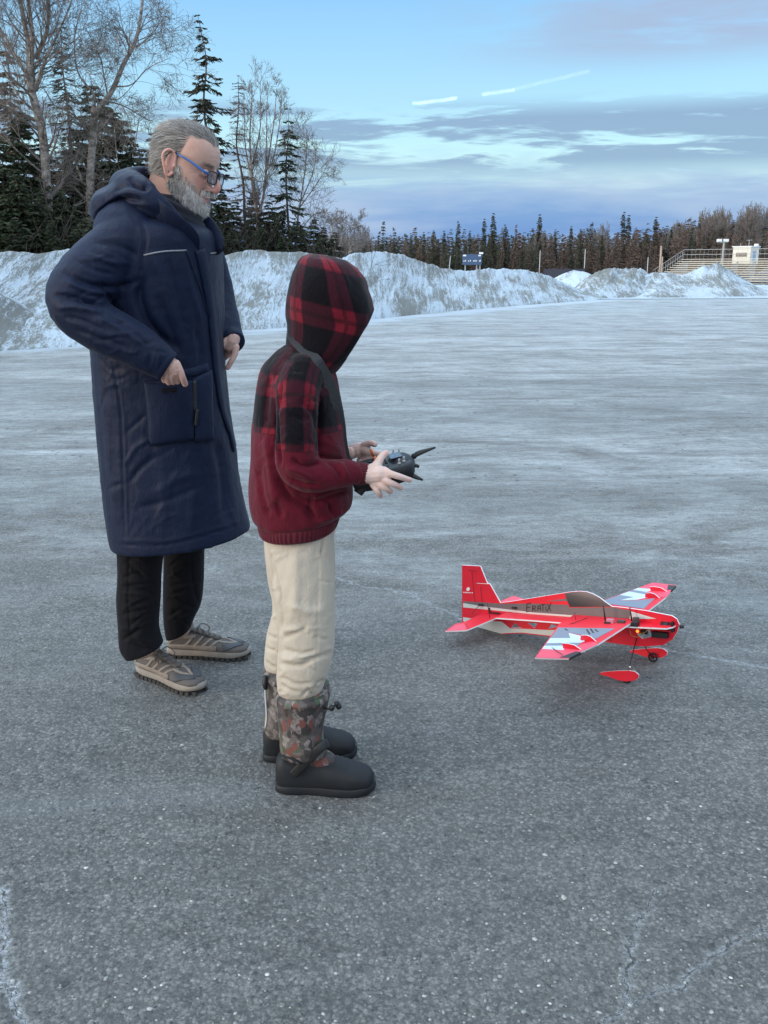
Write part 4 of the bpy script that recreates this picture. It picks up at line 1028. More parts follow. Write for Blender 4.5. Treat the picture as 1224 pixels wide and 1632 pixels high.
def fleece():
    m, t, b = newmat('plaid_fleece'); uv = texco(t, 'UV'); co = texco(t)
    fz = t.v('SCALE', t.v('SUBTRACT', t.noisec(co, 260, 3), (.5, .5, .5)), sc=.006)
    p = t.v('ADD', uv, fz); u, v, _ = t.sep(p)[:3]
    per = .130
    def bands(x, ph=0.0):
        s = t.m('PINGPONG', t.m('ADD', x, ph+10*per), per/2)      # 0..per/2
        wide = t.mr(s, per*.18, per*.225)                          # half dark, half light
        x2 = t.m('PINGPONG', t.m('ADD', x, ph+10*per+per*.5), per/2)
        line = t.mr(x2, per*.455, per*.47)
        return wide, line
    bu, lu = bands(u, .02); bv, lv = bands(v, .012)
    s_ = t.m('ADD', bu, bv)
    c = t.ramp(t.m('MULTIPLY', s_, .5), [(0, (.150, .0105, .021)), (.5, (.034, .006, .012)), (1, (.0042, .0036, .0058))])
    c = t.mix(t.m('MULTIPLY', t.m('MAXIMUM', lu, lv), .55), c, (.01, .006, .008, 1))
    red = (.090, .0075, .017)
    plain = t.mix(t.mr(t.noise(co, 30, 4), .3, .7), tuple(x*.85 for x in red), tuple(x*1.15 for x in red))
    pl = t.mr(v, -.0015, .0015)
    c = t.mix(pl, plain, c)
    seam = t.m('MULTIPLY', t.mr(t.m('ABSOLUTE', v), .0008, .0025, 1, 0), .6); c = t.mix(seam, c, (.03, .005, .008))
    fib = t.noise(co, 900, 2, .7); lint = t.m('GREATER_THAN', t.noise(co, 420, 1, .5), .80)
    c = t.mix(t.m('MULTIPLY', lint, .10), c, (.4, .3, .3))
    t.put(b.inputs['Base Color'], c); b.inputs['Roughness'].default_value = .95
    b.inputs['Sheen Weight'].default_value = .10; b.inputs['Sheen Roughness'].default_value = .5; b.inputs['Specular IOR Level'].default_value = .08
    h1 = t.bump(t.noise(t.mapv(co, (1, 1, .6)), 22, 5, .6, .8), .55, .010); t.put(b.inputs['Normal'], t.bump(t.m('ADD', fib, t.m('MULTIPLY', t.noise(co, 300, 3, .7), 1.5)), .5, .0012, h1)); return m
FLEECE = fleece()
def camo():
    m, t, b = newmat('camouflage_fabric'); co = texco(t)
    dv = t.v('ADD', co, t.v('SCALE', t.v('SUBTRACT', t.noisec(co, 25, 3), (.5, .5, .5)), sc=.06))
    n = t.vor(t.mapv(dv, (1, 1, .5)), 62, out='Color'); s = t.sep(n)
    c = t.ramp(s[0], [(0, (.085, .075, .070)), (.28, (.035, .030, .030)), (.5, (.14, .12, .11)), (.68, (.06, .05, .048)), (.85, (.22, .19, .18))], 'CONSTANT')
    c = t.mix(t.mr(t.noise(co, 90, 4, .7), .45, .6, 0, .6), c, (.05, .042, .04))
    c = t.mix(t.m('MULTIPLY', t.m('GREATER_THAN', s[1], .90), .8), c, (.17, .05, .04)); c = t.mix(t.m('MULTIPLY', t.m('GREATER_THAN', s[2], .88), .7), c, (.05, .10, .045))
    t.put(b.inputs['Base Color'], c); b.inputs['Roughness'].default_value = .75
    t.put(b.inputs['Normal'], t.bump(t.noise(co, 40, 4), .3, .004)); return m
CAMO = camo()

# ------------------------------------------------------------------ shoes
def shoe_rings(L, prof, n=36):
    """prof rows: (x fraction, half width, bottom z, top z, side shift, exponent)"""
    rings = []
    for f, w_, z0, z1, sh, e in prof: rings.append(((f*L, sh, (z0+z1)/2), (0, w_, 0), (0, 0, (z1-z0)/2), e))
    return loft(rings, n, 5)
def sole_slab(L, outline, z0, z1, flare=1.0):
    pts = [(f*L, w_) for f, w_ in outline]
    up_ = [(x, w_) for x, w_ in pts]; dn = [(x, -w_*.93) for x, w_ in pts[::-1]]
    loop = catmull(np.array(up_+dn+[up_[0]]), 4)[:-1]; c = loop.mean(0)
    V = []; rows = [(z0, .965), (z0+.004, 1.0), ((z0+z1)/2, 1.0*flare), (z1-.003, 1.0), (z1, .97)]
    for z, k in rows: V.append(np.column_stack([c+(loop-c)*k, np.full(len(loop), z)]))
    return np.concatenate(V), stitch(len(rows), len(loop))
def frame_on(loc, ang): return Matrix.Translation(loc)@Matrix.Rotation(ang, 4, 'Z')
# ------------------------------------------------------------------ older man in the long navy coat
def build_man():
    YM = 2.97
    base = PG(280, 1090)
    man = empty('person', (base.x, base.y+.05, 0), label='grey-bearded person in glasses and long navy coat, looking down with hands at the pockets', cat='person')
    # ---- body: head, neck, hands, hidden core in one mesh
    M = HM((.094, 0, .145), PT(346, 267, 2.94), R(-13), R(21), 1.04)
    V, Fc, col, EV = head_shape(); surfL = BVHTree.FromPolygons([tuple(v) for v in V], Fc)
    # grey stubble colour under hair and beard
    def scalp(v):
        x, y, z = v; a = abs(y)
        if z > .128+.25*max(0, x) and x < .020-.25*max(0, .19-z)+(.0 if a > .05 else .0): return True
        if z > .175 and x < .018+(.058-.9*max(0, a-.018))*(1 if z > .19 else .3) and a < .06: return True
        if x < -.022 and z > .058 : return True
        return False
    def beard(v):
        x, y, z = v; a = abs(y)
        if z > .125: return False
        if x < -.012: return False
        line = .052 if a < .022 else (.053 if a < .035 else .052+(a-.035)*.9)
        if x < .020 and z < .116 and a > .05: return True
        if a < .03 and .0625 < z < .074 and x > .07: return True      # moustache
        if a < .022 and .041 < z < .0625: return False
        return .004 < z < line and x > -.005
    for i, v in enumerate(V):
        if beard(v): col[i] = col[i]*.35+np.array((.36, .34, .32))*.65
        elif scalp(v): col[i] = col[i]*.5+np.array((.20, .17, .15))*.5
    B = Acc()
    def W(P): return xf(P, M)
    B.add(W(V), Fc, col=col)
    for ev, ef, ec in EV: B.add(W(ev), ef, col=ec)
    nk, nf = remesh([capsule(W([(-.030, 0, .05)])[0], PT(268, 352, 2.97), .066, .074, 28), capsule(W([(.01, 0, .03)])[0], PT(276, 345, 2.96), .048, .055, 24)], .004, 6)
    B.add(nk, nf, col=(.58, .33, .24))
    # core
    core = [capsule(PT(255, 400, 2.97), PT(258, 760, 2.97), .10, .12), capsule(PT(235, 700, 2.9), PT(228, 1030, 2.9), .07, .045), capsule(PT(290, 700, 3.1), PT(285, 1000, 3.1), .07, .045),
            capsule(PT(250, 395, 2.87), PT(250, 395, 3.10), .05, .05), chain([PT(225, 400, 2.85), PT(128, 480, 2.71), PT(255, 574, 2.69)], [.05, .04, .026]), chain([PT(300, 390, 3.15), PT(328, 460, 3.2), PT(366, 535, 3.08)], [.05, .04, .026])]
    cv, cf = remesh(core, .014, 3); B.add(cv, cf, col=(.5, .32, .26))
    # near hand slipping into the pocket
    y = 2.665
    H = [chain([PT(258, 575, y+.01), PT(272, 584, y), PT(277, 590, y)], [.026, .027, .024]), ball(PT(271, 590, y), (.026, .016, .024)),
         chain([PT(281, 580, y), PT(287, 591, y-.004), PT(291, 602, y), PT(295, 612, y+.02)], [.0125, .0105, .0098, .009]),
         chain([PT(278, 587, y-.006), PT(281, 597, y-.004), PT(283, 608, y+.02)], [.0105, .0095, .009]),
         chain([PT(272, 591, y-.010), PT(274, 599, y-.008), PT(276, 609, y+.02)], [.0105, .0095, .009]),
         chain([PT(265, 594, y-.008), PT(266, 601, y-.004), PT(269, 610, y+.02)], [.0100, .009, .0085]),
         chain([PT(258, 593, y-.004), PT(259, 600, y), PT(262, 607, y+.02)], [.0088, .008, .0075])]
    hv, hf = remesh(H, .0018, 2, .4); B.add(hv, hf, col=np.array((.55, .36, .30))+0*hv)
    # far hand with the index finger resting on the coat edge
    y = 3.02
    H = [chain([PT(372, 530, y+.03), PT(370, 540, y), PT(366, 551, y)], [.023, .026, .022]), ball(PT(366, 543, y), (.020, .018, .030)),
         chain([PT(376, 553, y-.01), PT(374, 565, y-.015), PT(369, 575, y-.02), PT(363, 586, y-.02)], [.012, .0105, .0095, .0085]),
         chain([PT(371, 555, y), PT(366, 564, y+.01), PT(357, 572, y+.02)], [.010, .009, .008]), chain([PT(366, 555, y+.01), PT(360, 563, y+.02), PT(352, 570, y+.02)], [.010, .009, .008]),
         chain([PT(361, 553, y+.01), PT(354, 562, y+.02), PT(348, 567, y+.02)], [.009, .008, .0075]), chain([PT(362, 538, y-.01), PT(356, 548, y-.02), PT(351, 558, y-.01)], [.011, .010, .009])]
    hv, hf = remesh(H, .0018, 2, .4); B.add(hv, hf, col=np.array((.58, .39, .34))+0*hv)
    # eyes
    for s in (-1, 1):
        for r_, xo, c_ in ((.0115, 0, (.62, .58, .55)), (.0062, .0068, (.10, .14, .18)), (.0030, .0101, (.01, .01, .01))):
            v, f, _ = ball((.0755+xo, s*.0295, .1205), (r_ if xo == 0 else r_*.75, r_*.94, r_*.94), 14); B.add(W(v), f, col=c_)
        v, f, _ = tube([(.0795, s*.018, .121), (.0862, s*.029, .1265), (.0775, s*.045, .1215)], [.0028, .0034, .0026], 8); B.add(W(v), f, col=(.50, .29, .24))
        v, f, _ = tube([(.0795, s*.018, .1185), (.0835, s*.030, .1135), (.0765, s*.044, .118)], [.0026, .0030, .0024], 8); B.add(W(v), f, col=(.50, .29, .25))
    B.build('body', SKIN, man, smooth=True)
    # ---- hair and beard strands
    rng = np.random.RandomState(2); N = normals(V, Fc)
    def pick(fn, n):
        idx = [i for i, v in enumerate(V) if fn(v)]; return rng.choice(idx, n)
    A = Acc(); ids = pick(scalp, 13000); roots = []; dirs = []
    for i in ids:
        x, y_, z = V[i]
        if z > .19: dd = (-1, .1*rng.normal(), -.05)
        elif x > -.03: dd = (-1, 0, -.28-.6*(.19-z)/.1)
        elif x > -.07: dd = (-.8, 0, -.75)
        else: dd = (-.25, 0, -1)
        roots.append(V[i]+N[i]*.001); dirs.append(dd)
    greys = [(.28, .26, .24), (.17, .155, .145), (.42, .40, .37), (.10, .092, .086), (.58, .56, .53)]
    strand_set(A, roots, dirs, surfL, 6, .0075, (.0012, .0065), .00036, greys, rng, .16, (-.05, 0, -.06))
    lo = rng.choice(len(ids), 700); strand_set(A, [roots[k] for k in lo], [dirs[k] for k in lo], surfL, 6, .0085, (.002, .013), .00035, greys, rng, .28, (-.03, 0, -.03))
    Vh, Fh = A.get(); mesh('hair', W(Vh), Fh, HAIR, man, col=np.concatenate(A.c))
    A = Acc(); ids = pick(beard, 11000); roots = []; dirs = []
    for i in ids:
        x, y_, z = V[i]; roots.append(V[i]+N[i]*.0005)
        dirs.append((.25+N[i][0]*.5, N[i][1]*.35, -1.0))
    white = [(.70, .68, .66), (.56, .53, .50), (.82, .80, .78), (.30, .26, .23), (.72, .70, .68)]
    mz = [k for k in range(len(roots))]
    side_ = [k for k in range(len(ids)) if V[ids[k]][0] < .045]; frn = [k for k in range(len(ids)) if V[ids[k]][0] >= .045]
    strand_set(A, [roots[k] for k in side_], [dirs[k] for k in side_], surfL, 4, .0044, (.0012, .0065), .0004, [(.42, .39, .36), (.30, .27, .24), (.55, .52, .49), (.20, .17, .15), (.62, .60, .57)], rng, .24, (.02, 0, -.14))
    strand_set(A, [roots[k] for k in frn], [dirs[k] for k in frn], surfL, 4, .0040, (.0012, .0075), .0004, white, rng, .22, (.02, 0, -.14))
    ids = pick(lambda v: not beard(v) and not scalp(v) and v[2] < .105 and .0 < v[0] < .075 and abs(v[1]) > .034 and v[2] < .062+.9*(abs(v[1])-.03), 420); strand_set(A, [V[i] for i in ids], [(.3, 0, -1) for i in ids], surfL, 2, .004, (.001, .003), .0004, [(.5, .48, .45), (.3, .27, .24)], rng, .3)
    lo = rng.choice(len(roots), 500); strand_set(A, [roots[k] for k in lo], [dirs[k] for k in lo], surfL, 4, .005, (.003, .011), .0004, white, rng, .4, (.02, 0, -.05))
    ids = pick(lambda v: v[2] < .03 and v[0] > .045, 1500); strand_set(A, [V[i] for i in ids], [(.55, rng.normal()*.15, -1) for i in ids], surfL, 3, .0050, (.002, .009), .0006, white[:3], rng, .15, (.03, 0, -.05))
    Vh, Fh = A.get(); mesh('beard', W(Vh), Fh, HAIR, man, col=np.concatenate(A.c))
    for sb_ in (-1, 1):
     A = Acc()
     ids = pick(lambda v: v[0] > .06 and abs(v[2]-.1425) < .005 and .012 < sb_*v[1] < .05, 110)
     strand_set(A, [V[i] for i in ids], [(.2, math.copysign(.9, V[i][1]), .1) for i in ids], surfL, 3, .003, (.001, .003), .0005, greys[:2], rng, .2)
     Vh, Fh = A.get(); mesh('eyebrow', W(Vh), Fh, HAIR, man, col=np.concatenate(A.c))
    # ---- glasses
    BLUE = simple('blue_glasses_arm', (.02, .11, .36), .35, .05, 30, 0)
    m_, t_, b_ = newmat('lens_glass'); b_.inputs['Base Color'].default_value = (.60, .64, .70, 1); b_.inputs['Transmission Weight'].default_value = .9; b_.inputs['Roughness'].default_value = .03; b_.inputs['IOR'].default_value = 1.08
    g = Acc(); lens = Acc()
    dz = -.006
    for s in (-1, 1):
        loop = []
        for k in range(25):
            a = 2*math.pi*k/24; cx_ = math.copysign(abs(math.cos(a))**.5, math.cos(a)); cz_ = math.copysign(abs(math.sin(a))**.5, math.sin(a))
            yy = s*(.033+.0245*cx_*1.0); loop.append((.1085-abs(yy)*.16-.16*(.0+cz_*.0165), yy, .121+dz+.0165*cz_))
        v, f, _ = tube(loop, [.0019]*25, 8, sub=1); g.add(v, f)
        n = 24; lv = np.array(loop[:n]); c = lv.mean(0); lens.add(np.vstack([lv, c, lv-[.0012, 0, 0], c-[.0012, 0, 0]]), [[i, (i+1) % n, n] for i in range(n)]+[[n+1+(i+1) % n, n+1+i, 2*n+1] for i in range(n)]+[[i, n+1+i, n+1+(i+1) % n, (i+1) % n] for i in range(n)])
    v, f, _ = tube([(.1055, -.0095, .124+dz), (.110, 0, .127+dz), (.1055, .0095, .124+dz)], [.0018]*3, 8); g.add(v, f)
    gl = mesh('glasses', W(g.get()[0]), g.get()[1], BLK, man)
    mesh('lens', W(lens.get()[0]), lens.get()[1], m_, gl, smooth=False, local=False)
    for s in (-1, 1):
        v, f, _ = tube([(.099, s*.058, .129+dz), (.088, s*.069, .131+dz), (.05, s*.0775, .136), (.004, s*.0815, .143)], [[.0016, .0036], [.0016, .0036], [.0014, .0030], [.0013, .0022]], 8, up=(0, 0, 1)); mesh('glasses_arm', W(v), f, BLUE, gl)
        v, f, _ = tube([(.004, s*.0815, .143), (-.014, s*.083, .143), (-.028, s*.083, .125)], [.0016]*3, 6); mesh('glasses_arm_tip', W(v), f, BLK, gl)
    # ---- knit neck tube and shirt
    v, f, _ = loft([((*PT(268, 312, 2.97),), (.070, 0, -.012), (0, .074, 0), 2), ((*PT(275, 320, 2.965),), (.080, 0, -.02), (0, .080, 0), 2), ((*PT(279, 332, 2.96),), (.086, 0, -.03), (0, .086, 0), 2), ((*PT(284, 352, 2.96),), (.088, 0, -.05), (0, .094, 0), 2)], 40, 5)
    v = v+normals(v, f)*(.004*np.sin(v[:, 2]*260+v[:, 0]*130)[:, None]); mesh('neck_warmer', v, f, KNIT, man)
    v, f, _ = loft([((*PT(288, 352, 2.96),), (.072, 0, -.05), (0, .085, 0), 2), ((*PT(290, 372, 2.96),), (.085, 0, -.05), (0, .1, 0), 2), ((*PT(285, 400, 2.97),), (.10, 0, -.02), (0, .12, 0), 2)], 32, 4); mesh('shirt', v, f, GREYS, man)
    # ---- coat
    rings = [RR(205, 330, 306, 352, YM, .11, 2.0), RR(178, 345, 330, 362, YM, .19, 2.1), RR(160, 368, 346, 376, YM, .228, 2.2), RR(150, 405, 351, 408, YM, .235, 2.3), RR(148, 470, 354, 470, YM, .235, 2.3), RR(151, 560, 356, 560, YM, .225, 2.3),
             RR(157, 640, 362, 640, YM, .222, 2.35), RR(163, 710, 372, 708, YM, .226, 2.35), RR(170, 780, 379, 770, YM, .235, 2.35), RR(178, 838, 391, 824, YM, .242, 2.35), RR(183, 862, 396, 841, YM, .244, 2.35)]
    torso = loft(rings, 72, 6)
    ns = [(218, 378, 2.83, 48), (180, 406, 2.79, 48), (144, 440, 2.73, 50), (121, 480, 2.69, 47), (152, 516, 2.67, 41), (203, 543, 2.665, 37), (240, 566, 2.665, 31), (264, 582, 2.67, 25)]
    fs = [(300, 385, 3.14, 46), (325, 440, 3.18, 42), (343, 488, 3.14, 34), (362, 530, 3.07, 25), (369, 545, 3.03, 21)]
    near, far = limbtube(ns, 36), limbtube(fs, 28)
    V, Fc = remesh([torso, near, far]+endcaps(ns)[:1]+endcaps(fs)[:1]+[ball(PT(208, 372, 2.85), (.11, .10, .10), 20)], .0062, 5, .5)
    NS = [  # folds on the near sleeve and body
        ([(100, 432), (140, 452), (185, 458), (222, 446)], 7, -.011), ([(98, 446), (140, 464), (178, 470)], 6, .008), ([(84, 470), (120, 476), (160, 484), (183, 482)], 6, -.012), ([(90, 488), (130, 492), (165, 500)], 7, .008),
        ([(183, 482), (172, 470), (165, 455)], 6, -.010), ([(150, 385), (190, 392), (222, 408)], 8, -.006), ([(135, 405), (175, 418), (210, 420)], 6, .006), ([(118, 410), (150, 430), (190, 438)], 5, -.005),
        ([(102, 505), (135, 512), (175, 530)], 5, -.006), ([(120, 525), (160, 540), (210, 556)], 7, -.006), ([(150, 505), (190, 525), (230, 552)], 6, .006), ([(172, 500), (215, 530), (250, 560)], 4, -.004), ([(225, 540), (240, 560), (236, 588)], 5, -.004), ([(246, 548), (254, 566), (250, 592)], 4, .003),
        ([(165, 470), (150, 480), (130, 478)], 4, -.006), ([(225, 350), (232, 380), (226, 420), (222, 448)], 4, -.006)]
    V = folds(V, Fc, [(p, w_*.6, h*1.1) for p, w_, h in NS], ymax=2.80)
    rg = np.random.RandomState(9); EX = []
    for k in range(26):
        t_ = rg.rand(); cx_, cy_ = (np.interp(t_, [0, .4, .55, 1], [200, 120, 130, 250]), np.interp(t_, [0, .4, .55, 1], [395, 465, 500, 570])); a = R(rg.uniform(-30, 35)); l = rg.uniform(12, 32)
        cx_ += rg.normal()*14; cy_ += rg.normal()*12; EX.append(([(cx_-l*math.cos(a), cy_-l*math.sin(a)), (cx_, cy_+rg.normal()*3), (cx_+l*math.cos(a), cy_+l*math.sin(a))], rg.uniform(1.5, 2.8), rg.choice([-1, 1])*rg.uniform(.0015, .0035)))
    V = folds(V, Fc, EX, ymax=2.80)
    BS = [([(228, 440), (222, 475), (240, 520), (285, 560)], 12, -.022), ([(240, 400), (262, 450), (280, 520)], 10, .007), ([(290, 400), (305, 460), (322, 520)], 8, .006), ([(270, 410), (285, 470), (300, 540)], 7, -.007),
          ([(250, 470), (270, 520), (290, 570)], 8, -.008), ([(310, 520), (320, 560), (318, 600)], 8, -.006), ([(230, 590), (270, 600), (330, 585)], 6, -.006),
          ([(178, 575), (190, 640), (194, 700), (196, 780), (199, 860)], 3.2, -.006), ([(183, 575), (194, 640), (199, 700), (201, 780), (204, 860)], 3, .004), ([(160, 600), (170, 680), (178, 760), (190, 840)], 10, .006),
          ([(205, 770), (225, 745), (250, 725)], 7, -.007), ([(198, 745), (215, 715), (238, 700)], 6, .006), ([(200, 690), (220, 672), (232, 660)], 5, -.006), ([(170, 780), (195, 770)], 4, -.004), ([(240, 790), (280, 765), (320, 750)], 12, .005), ([(215, 810), (260, 800), (330, 770)], 9, -.005),
          ([(345, 700), (356, 760), (362, 840)], 13, -.014), ([(300, 720), (310, 780), (305, 850)], 14, .006), ([(255, 740), (262, 800), (255, 860)], 14, .004), ([(160, 570), (175, 590), (195, 585)], 4, -.005), ([(162, 585), (180, 605), (205, 600)], 4, -.004), ([(165, 620), (185, 612), (200, 622)], 5, .004),
          ([(185, 868), (220, 869), (270, 868), (340, 850), (392, 833)], 2.2, -.004), ([(185, 861), (220, 862), (270, 861), (340, 843), (392, 826)], 3.5, .0025)]
    V = folds(V, Fc, [(p, w_*.6, h*.85) for p, w_, h in BS], ymin=2.70)
    EX = []
    for k in range(40):
        cx_ = rg.uniform(160, 375); cy_ = rg.uniform(560, 850); a = R(rg.uniform(-75, -15) if rg.rand() < .6 else rg.uniform(70, 110)); l = rg.uniform(10, 34)
        EX.append(([(cx_-l*math.cos(a), cy_-l*math.sin(a)), (cx_+rg.normal()*3, cy_+rg.normal()*3), (cx_+l*math.cos(a), cy_+l*math.sin(a))], rg.uniform(1.6, 3.2), rg.choice([-1, 1])*rg.uniform(.0010, .0024)))
    V = folds(V, Fc, EX, ymin=2.66)
    hz_ = np.clip((.85-V[:, 2])/.30, 0, 1)**2; fr_ = np.exp(-((V[:, 1]-2.93)/.07)**2)*np.clip((V[:, 0]+.60)*12, 0, 1); V[:, 0] += hz_*fr_*.012
    Nn = normals(V, Fc); amp = np.clip((V[:, 2]-.55)*8, 0, 1); V = V+Nn*((fnoise(V, (16, 16, 9), 3, 3)*.0022+fnoise(V, (30, 30, 60), 8, 2)*.0010)*amp)[:, None]
    coat = mesh('coat', V, Fc, NAVY, man)
    S = Surf(V, Fc)
    def ribbon(name, poly, wd, mat, parent, off=.001, th=.0012):
        r = S.ribbon(poly, wd, off, th)
        if r: return mesh(name, r[0], r[1], mat, parent)
    ribbon('reflective_piping', [(228, 407), (260, 401), (297, 399)], .005, PIPING, coat, .0015)
    ribbon('reflective_piping', [(335, 404), (342, 403), (349, 402)], .004, PIPING, coat, .0015)
    # placket
    ribbon('placket', [(318, 398), (327, 440), (335, 490), (341, 545), (346, 600), (354, 650), (366, 690), (372, 715)], .045, NAVY, coat, .004, .004)
    ribbon('seam', [(297, 400), (306, 425), (322, 470), (330, 500)], .004, NAVY, coat, .0015, .002)
    # pocket
    pv, pf = S.patch([(231, 609), (304, 606), (307, 700), (241, 710)], 18, 20, .006, .012, .007); pv = folds(pv, pf, [([(240, 640), (270, 670), (300, 690)], 10, .004), ([(250, 615), (262, 660), (262, 700)], 8, -.003)])
    pk = mesh('pocket', pv, pf, NAVY, coat)
    S2 = Surf(pv, pf)
    for pl in ([(256, 619), (281, 617)], [(257, 628), (284, 625)]):
        r = S2.ribbon(pl, .003, .001, .001); 
        if r: mesh('pocket_seam', r[0], r[1], PIPING if False else NAVY, pk)
    r = S2.ribbon([(258, 623.5), (282, 621)], .016, .0006, .0008); mesh('pocket_label', r[0], r[1], BLACKC, pk)
    pv, pf = S.patch([(306, 604), (334, 590), (338, 700), (309, 704)], 10, 18, .005, .006, .005); mesh('pocket_gusset', pv, pf, NAVY, coat)
    ribbon('pocket_zip', [(307, 606), (308, 640), (309, 655)], .012, BLK, coat, .013, .001)
    r = S.ribbon([(310, 652), (309, 664), (308, 678)], .010, .018, .003)
    if r: mesh('zip_pull', r[0], r[1], BLK, coat)
    ribbon('flap', [(262, 600), (300, 594), (330, 586)], .03, NAVY, coat, .003, .004)
    # hood lying on the back, and the collar
    hp = [(300, 374, 2.865), (268, 345, 2.815), (238, 320, 2.80), (212, 305, 2.86), (203, 302, 2.97), (216, 296, 3.08), (250, 303, 3.12), (292, 325, 3.10)]
    hr = [.020, .030, .042, .055, .058, .055, .045, .03]
    ring = tube([PT(*p) for p in hp], hr, 20, sub=5)
    bag = ball(PT(190, 333, 2.97), (.083, .165, .070), 24, Matrix.Rotation(R(-28), 4, 'Y')); bag2 = ball(PT(205, 318, 2.95), (.09, .15, .060), 24, Matrix.Rotation(R(-35), 4, 'Y'))
    rim = tube([PT(*p) for p in [(196, 300, 2.83), (205, 284, 2.89), (220, 276, 2.95), (236, 276, 2.99), (240, 285, 3.02)]], [.020, .022, .02, .018, .016], 14, sub=4)
    rim2 = tube([PT(*p) for p in [(196, 300, 2.83), (222, 310, 2.81), (240, 312, 2.86)]], [.018, .018, .014], 12, sub=4)
    hv, hf = remesh([ring, bag, bag2, rim, rim2], .005, 4, .5)
    hv = folds(hv, hf, [([(155, 352), (165, 335), (195, 318), (228, 322)], 5, -.014), ([(160, 340), (175, 322), (205, 306), (240, 318)], 5, .006), ([(172, 350), (192, 335), (225, 332), (262, 352)], 4, -.007), ([(206, 282), (212, 292), (226, 298), (238, 296)], 5, -.020), ([(180, 305), (200, 296), (214, 300)], 4, -.006)])
    hv = hv+normals(hv, hf)*(fnoise(hv, (22, 22, 40), 5, 2)*.003)[:, None]
    hood = mesh('hood', hv, hf, NAVY, coat)
    lap = tube([PT(*p) for p in [(236, 318, 2.79), (262, 342, 2.775), (300, 376, 2.80), (312, 398, 2.82)]], [[.006, .022], [.006, .030], [.006, .032], [.004, .012]], 16, sub=6, up=(.3, -.4, 1))
    mesh('collar', lap[0], lap[1], NAVY, coat)
    lap = tube([PT(*p) for p in [(316, 352, 3.0), (330, 362, 2.97), (344, 385, 2.94), (350, 402, 2.92)]], [[.010, .020], [.012, .032], [.012, .034], [.008, .014]], 16, sub=6, up=(.6, -.3, 1))
    lv = folds(lap[0], lap[1], [([(325, 370), (338, 375), (348, 382)], 2, -.005)]); mesh('collar', lv, lap[1], NAVY, coat)
    SL = Surf(lv, lap[1])
    # cuffs
    for spec, nm in ((ns, 'cuff'), (fs, 'cuff')):
        a = PT(*spec[-1][:3]); b = PT(*spec[-2][:3]); dd = (a-b).normalized(); r = pxr(a, spec[-1][3])
        v, f, _ = tube([a-dd*.03, a-dd*.012, a+dd*.006, a+dd*.008, a-dd*.02], [r*1.04, r*1.05, r*1.02, r*.86, r*.7], 28, sub=2, cap=False); mesh(nm, v, f, NAVY, coat)
    # ---- trousers
    nl = [RR(186, 850, 266, 850, 2.89, .08), RR(189, 910, 257, 905, 2.89, .078), RR(187, 953, 255, 953, 2.89, .076), RR(190, 1000, 252, 996, 2.89, .074), RR(192, 1030, 256, 1016, 2.885, .072), RR(202, 1048, 260, 1026, 2.88, .068)]
    fl = [RR(260, 830, 328, 830, 3.1, .08), RR(262, 885, 325, 880, 3.1, .076), RR(261, 930, 324, 928, 3.1, .074), RR(261, 966, 320, 962, 3.1, .070), RR(262, 992, 310, 984, 3.1, .066), RR(266, 1016, 303, 1002, 3.1, .064)]
    V, Fc = remesh([loft(nl, 40, 8), loft(fl, 40, 8)], .0045, 3, .5)
    ST = []
    rg = np.random.RandomState(4)
    for (x0, x1, y0, y1, n) in ((190, 256, 885, 1035, 24), (263, 322, 880, 1000, 22)):
        for i in range(n):
            yy = y0+(y1-y0)*(i+rg.rand()*.6)/n; xa = x0+rg.rand()*18; xb = x1-rg.rand()*18; sl = rg.uniform(-30, 30)
            if rg.rand() < .5: xb = (xa+xb)/2+8
            ST.append(([(xa, yy+sl*.5), ((xa+xb)/2, yy+rg.uniform(-3, 4)), (xb, yy-sl*.5)], rg.uniform(1.8, 4.0), rg.choice([-.0045, .0032])))
    ST += [([(206, 885), (204, 950), (208, 1020)], 2, -.004), ([(304, 880), (308, 930), (318, 965)], 2.5, -.006)]
    V = folds(V, Fc, ST); pants = mesh('trousers', V, Fc, BLACKC, man)
    # ---- hiking shoes
    UP = simple('taupe_suede', (.25, .215, .18), .8, .2, 60, .3, .002); UP2 = simple('grey_mesh_fabric', (.105, .095, .09), .85, .25, 300, .5, .002)
    SOLE = simple('taupe_midsole', (.26, .235, .205), .7, .15, 50, .2, .002); TREAD = simple('dark_tread', (.035, .034, .033), .8, .2, 60, .3, .003); CAP = simple('grey_toe_rubber', (.060, .066, .075), .7, .2, 60, .2, .001); LACE = simple('brown_lace', (.11, .085, .065), .8, .3, 90, .2, .001)
    prof = [(0.0, .020, .03, .070, 0, 2.2), (.02, .030, .022, .094, 0, 2.3), (.10, .036, .018, .108, 0, 2.3), (.22, .037, .018, .108, 0, 2.3), (.36, .038, .018, .098, 0, 2.2), (.50, .042, .018, .083, .001, 2.2), (.65, .048, .018, .068, .003, 2.2), (.80, .049, .018, .058, .003, 2.3), (.92, .040, .02, .050, .0, 2.3), (.985, .022, .024, .042, -.002, 2.2)]
    out = [(-.012, .006), (0.0, .026), (.10, .037), (.25, .036), (.42, .037), (.6, .046), (.78, .051), (.90, .043), (.985, .024), (1.012, .004)]
    for heel, toe, lab in (((216, 1080), (296, 1110), 0), ((266, 1052), (385, 1050), 1)):
        h_ = PG(*heel); t2 = PG(*toe); ang = math.atan2(t2.y-h_.y, t2.x-h_.x); L = .305
        if lab == 0: h_ = h_+Vector((.01, .045, 0)); ang = R(-34)
        else: h_ = h_+Vector((.0, .05, 0)); ang = R(-4)
        Mx = frame_on((h_.x, h_.y, 0), ang)
        v, f, _ = shoe_rings(L, prof); 
        v[:, 2] += np.where(v[:, 0] > .8*L, (v[:, 0]-.8*L)*.12, 0); uv_ = xf(v, Mx); shoe = mesh('shoe', uv_, f, UP2, man); SS = Surf(uv_, f)
